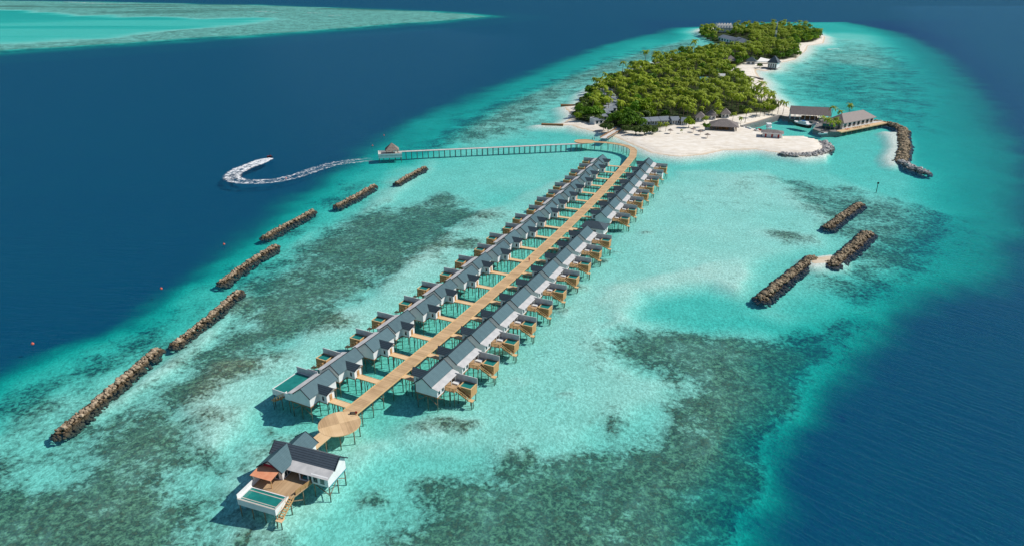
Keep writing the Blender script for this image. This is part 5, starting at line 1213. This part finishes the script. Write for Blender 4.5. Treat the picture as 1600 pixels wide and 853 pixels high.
# the rest of the forest, one wood
Vs = []; Fs = []; Ms = []; off = 0; mats = [M['palm'], M['leaf'], M['leaf_bright'], M['leaf_dull'], M['bark']]; mi = {'palm': 0, 'leaf': 1, 'leaf_bright': 2, 'leaf_dull': 3}
for k, L in bulk.items():
    kind, m, V, F, mat = PROTO[k]; tq = [f for f in m.f if len(f) == 4]; tv = np.array(m.v); L = np.array(L)
    F2 = np.array(tq); VV = np.vstack([V, tv]); FF = np.vstack([F, F2 + len(V)]); FM = np.concatenate([np.full(len(F), mi[mat]), np.full(len(F2), 4)])
    c, s = np.cos(L[:, 4]), np.sin(L[:, 4]); X = VV[None, :, 0] * c[:, None] - VV[None, :, 1] * s[:, None]; Yy = VV[None, :, 0] * s[:, None] + VV[None, :, 1] * c[:, None]
    W = np.stack([X * L[:, 3:4] + L[:, 0:1], Yy * L[:, 3:4] + L[:, 1:2], VV[None, :, 2] * L[:, 3:4] + L[:, 2:3]], -1); n = len(L)
    Vs.append(W.reshape(-1, 3)); Fs.append((FF[None] + (np.arange(n) * len(VV))[:, None, None]).reshape(-1, 4) + off); Ms.append(np.tile(FM, n)); off += n * len(VV)
fo_ = mesh_np('far_forest', np.vstack(Vs), np.vstack(Fs), mats, fm=np.concatenate(Ms)); tag(fo_, 'dense palm and broadleaf wood covering the far part of the island', 'forest', kind='stuff')
# single trees outside the wood
z_at = lambda p: max(gz(p.x, p.y), 0)
SOLO = [(2, 1283, 205, 1.0, 'palm on the dark planted quay, nearest the yacht'), (0, 1289, 206, 1.1, 'palm on the planted quay, second from its left end'), (3, 1296, 207, 1.0, 'palm at the front middle of the planted quay'), (1, 1302, 203, .9, 'palm at the right of the planted quay touching the house'), (4, 1307, 205, .85, 'small palm at the right tip of the planted quay'),
        (2, 1297, 191, 1.05, 'tall palm at the right end of the long harbour hall'), (3, 1314, 186, .9, 'left palm rising behind the waterfront house'), (1, 1325, 184, 1.0, 'right palm rising behind the waterfront house'),
        (4, 1164, 191.5, 1.1, 'slender palm on the sand strip at the left of the quay wall'), (0, 1157, 197, .75, 'small leaning palm beside the beach pavilion'), (2, 1181, 184, 1.05, 'first palm of the sand strip behind the harbour'), (1, 1187, 182.5, 1.1, 'second palm of the sand strip behind the harbour'),
        (0, 1194, 181, 1.15, 'third palm of the sand strip behind the harbour'), (2, 1201, 180, 1.1, 'fourth palm of the sand strip behind the harbour'), (3, 1206, 178.5, 1.0, 'fifth palm of the sand strip behind the harbour'), (1, 1215, 178, 1.1, 'sixth palm of the sand strip behind the harbour'), (4, 1223, 178.5, 1.1, 'rightmost palm of the sand strip, near the long hall'),
        (5, 1103, 204, .62, 'small round green bush beside the thatched pavilion'), (3, 1066, 209, .42, 'tiny young palm alone on the open beach'), (8, 1076, 200, .85, 'bright green round tree between the bungalows and the pavilion'), (0, 1100, 199, .9, 'palm before the leftmost thatched hut'), (2, 1121, 195, .9, 'palm between the middle and right thatched huts'),
        (1, 1144, 193, .9, 'palm right of the thatched huts'), (9, 1240 - 53, 106, .8, 'bush at the left foot of the sea pavilion'), (8, 1004, 182, 1.5, 'large bright round tree rising above the stepped villas'), (5, 990, 181, 1.35, 'large dark round tree left of the bright one'),
        (9, 993, 211, 1.0, 'coastal bush where the beach ramp ends'), (10, 978, 207.5, 1.0, 'coastal bush on the left side of the beach ramp end'), (9, 1007, 211.5, 1.05, 'coastal bush standing on the sand right of the ramp'), (10, 1020, 209.5, .9, 'coastal bush left of the open beach palms'), (0, 1031, 207, .8, 'palm at the left of the open beach edge'), (3, 1040, 206, .8, 'palm at the middle of the open beach edge'),
        (9, 950, 206, .9, 'coastal bush left of the beach ramp'), (10, 943, 203, .8, 'coastal bush farthest left on the sand before the ramp')]
for k, x, y, sc, l in SOLO:
    p = G(x, y, 1.1); plant(k, p.x, p.y, 1.0, sc * (.8 if PROTO[k][0] == 'palm' else 1), random.random() * 6, l, 'single trees around the beach and harbour')
for i, r in enumerate(TM):
    if not used[i]:
        for ch in list(r.children): bpy.data.objects.remove(ch)
        bpy.data.objects.remove(r)
print('trees', len(pts), 'objects', len(bpy.data.objects))
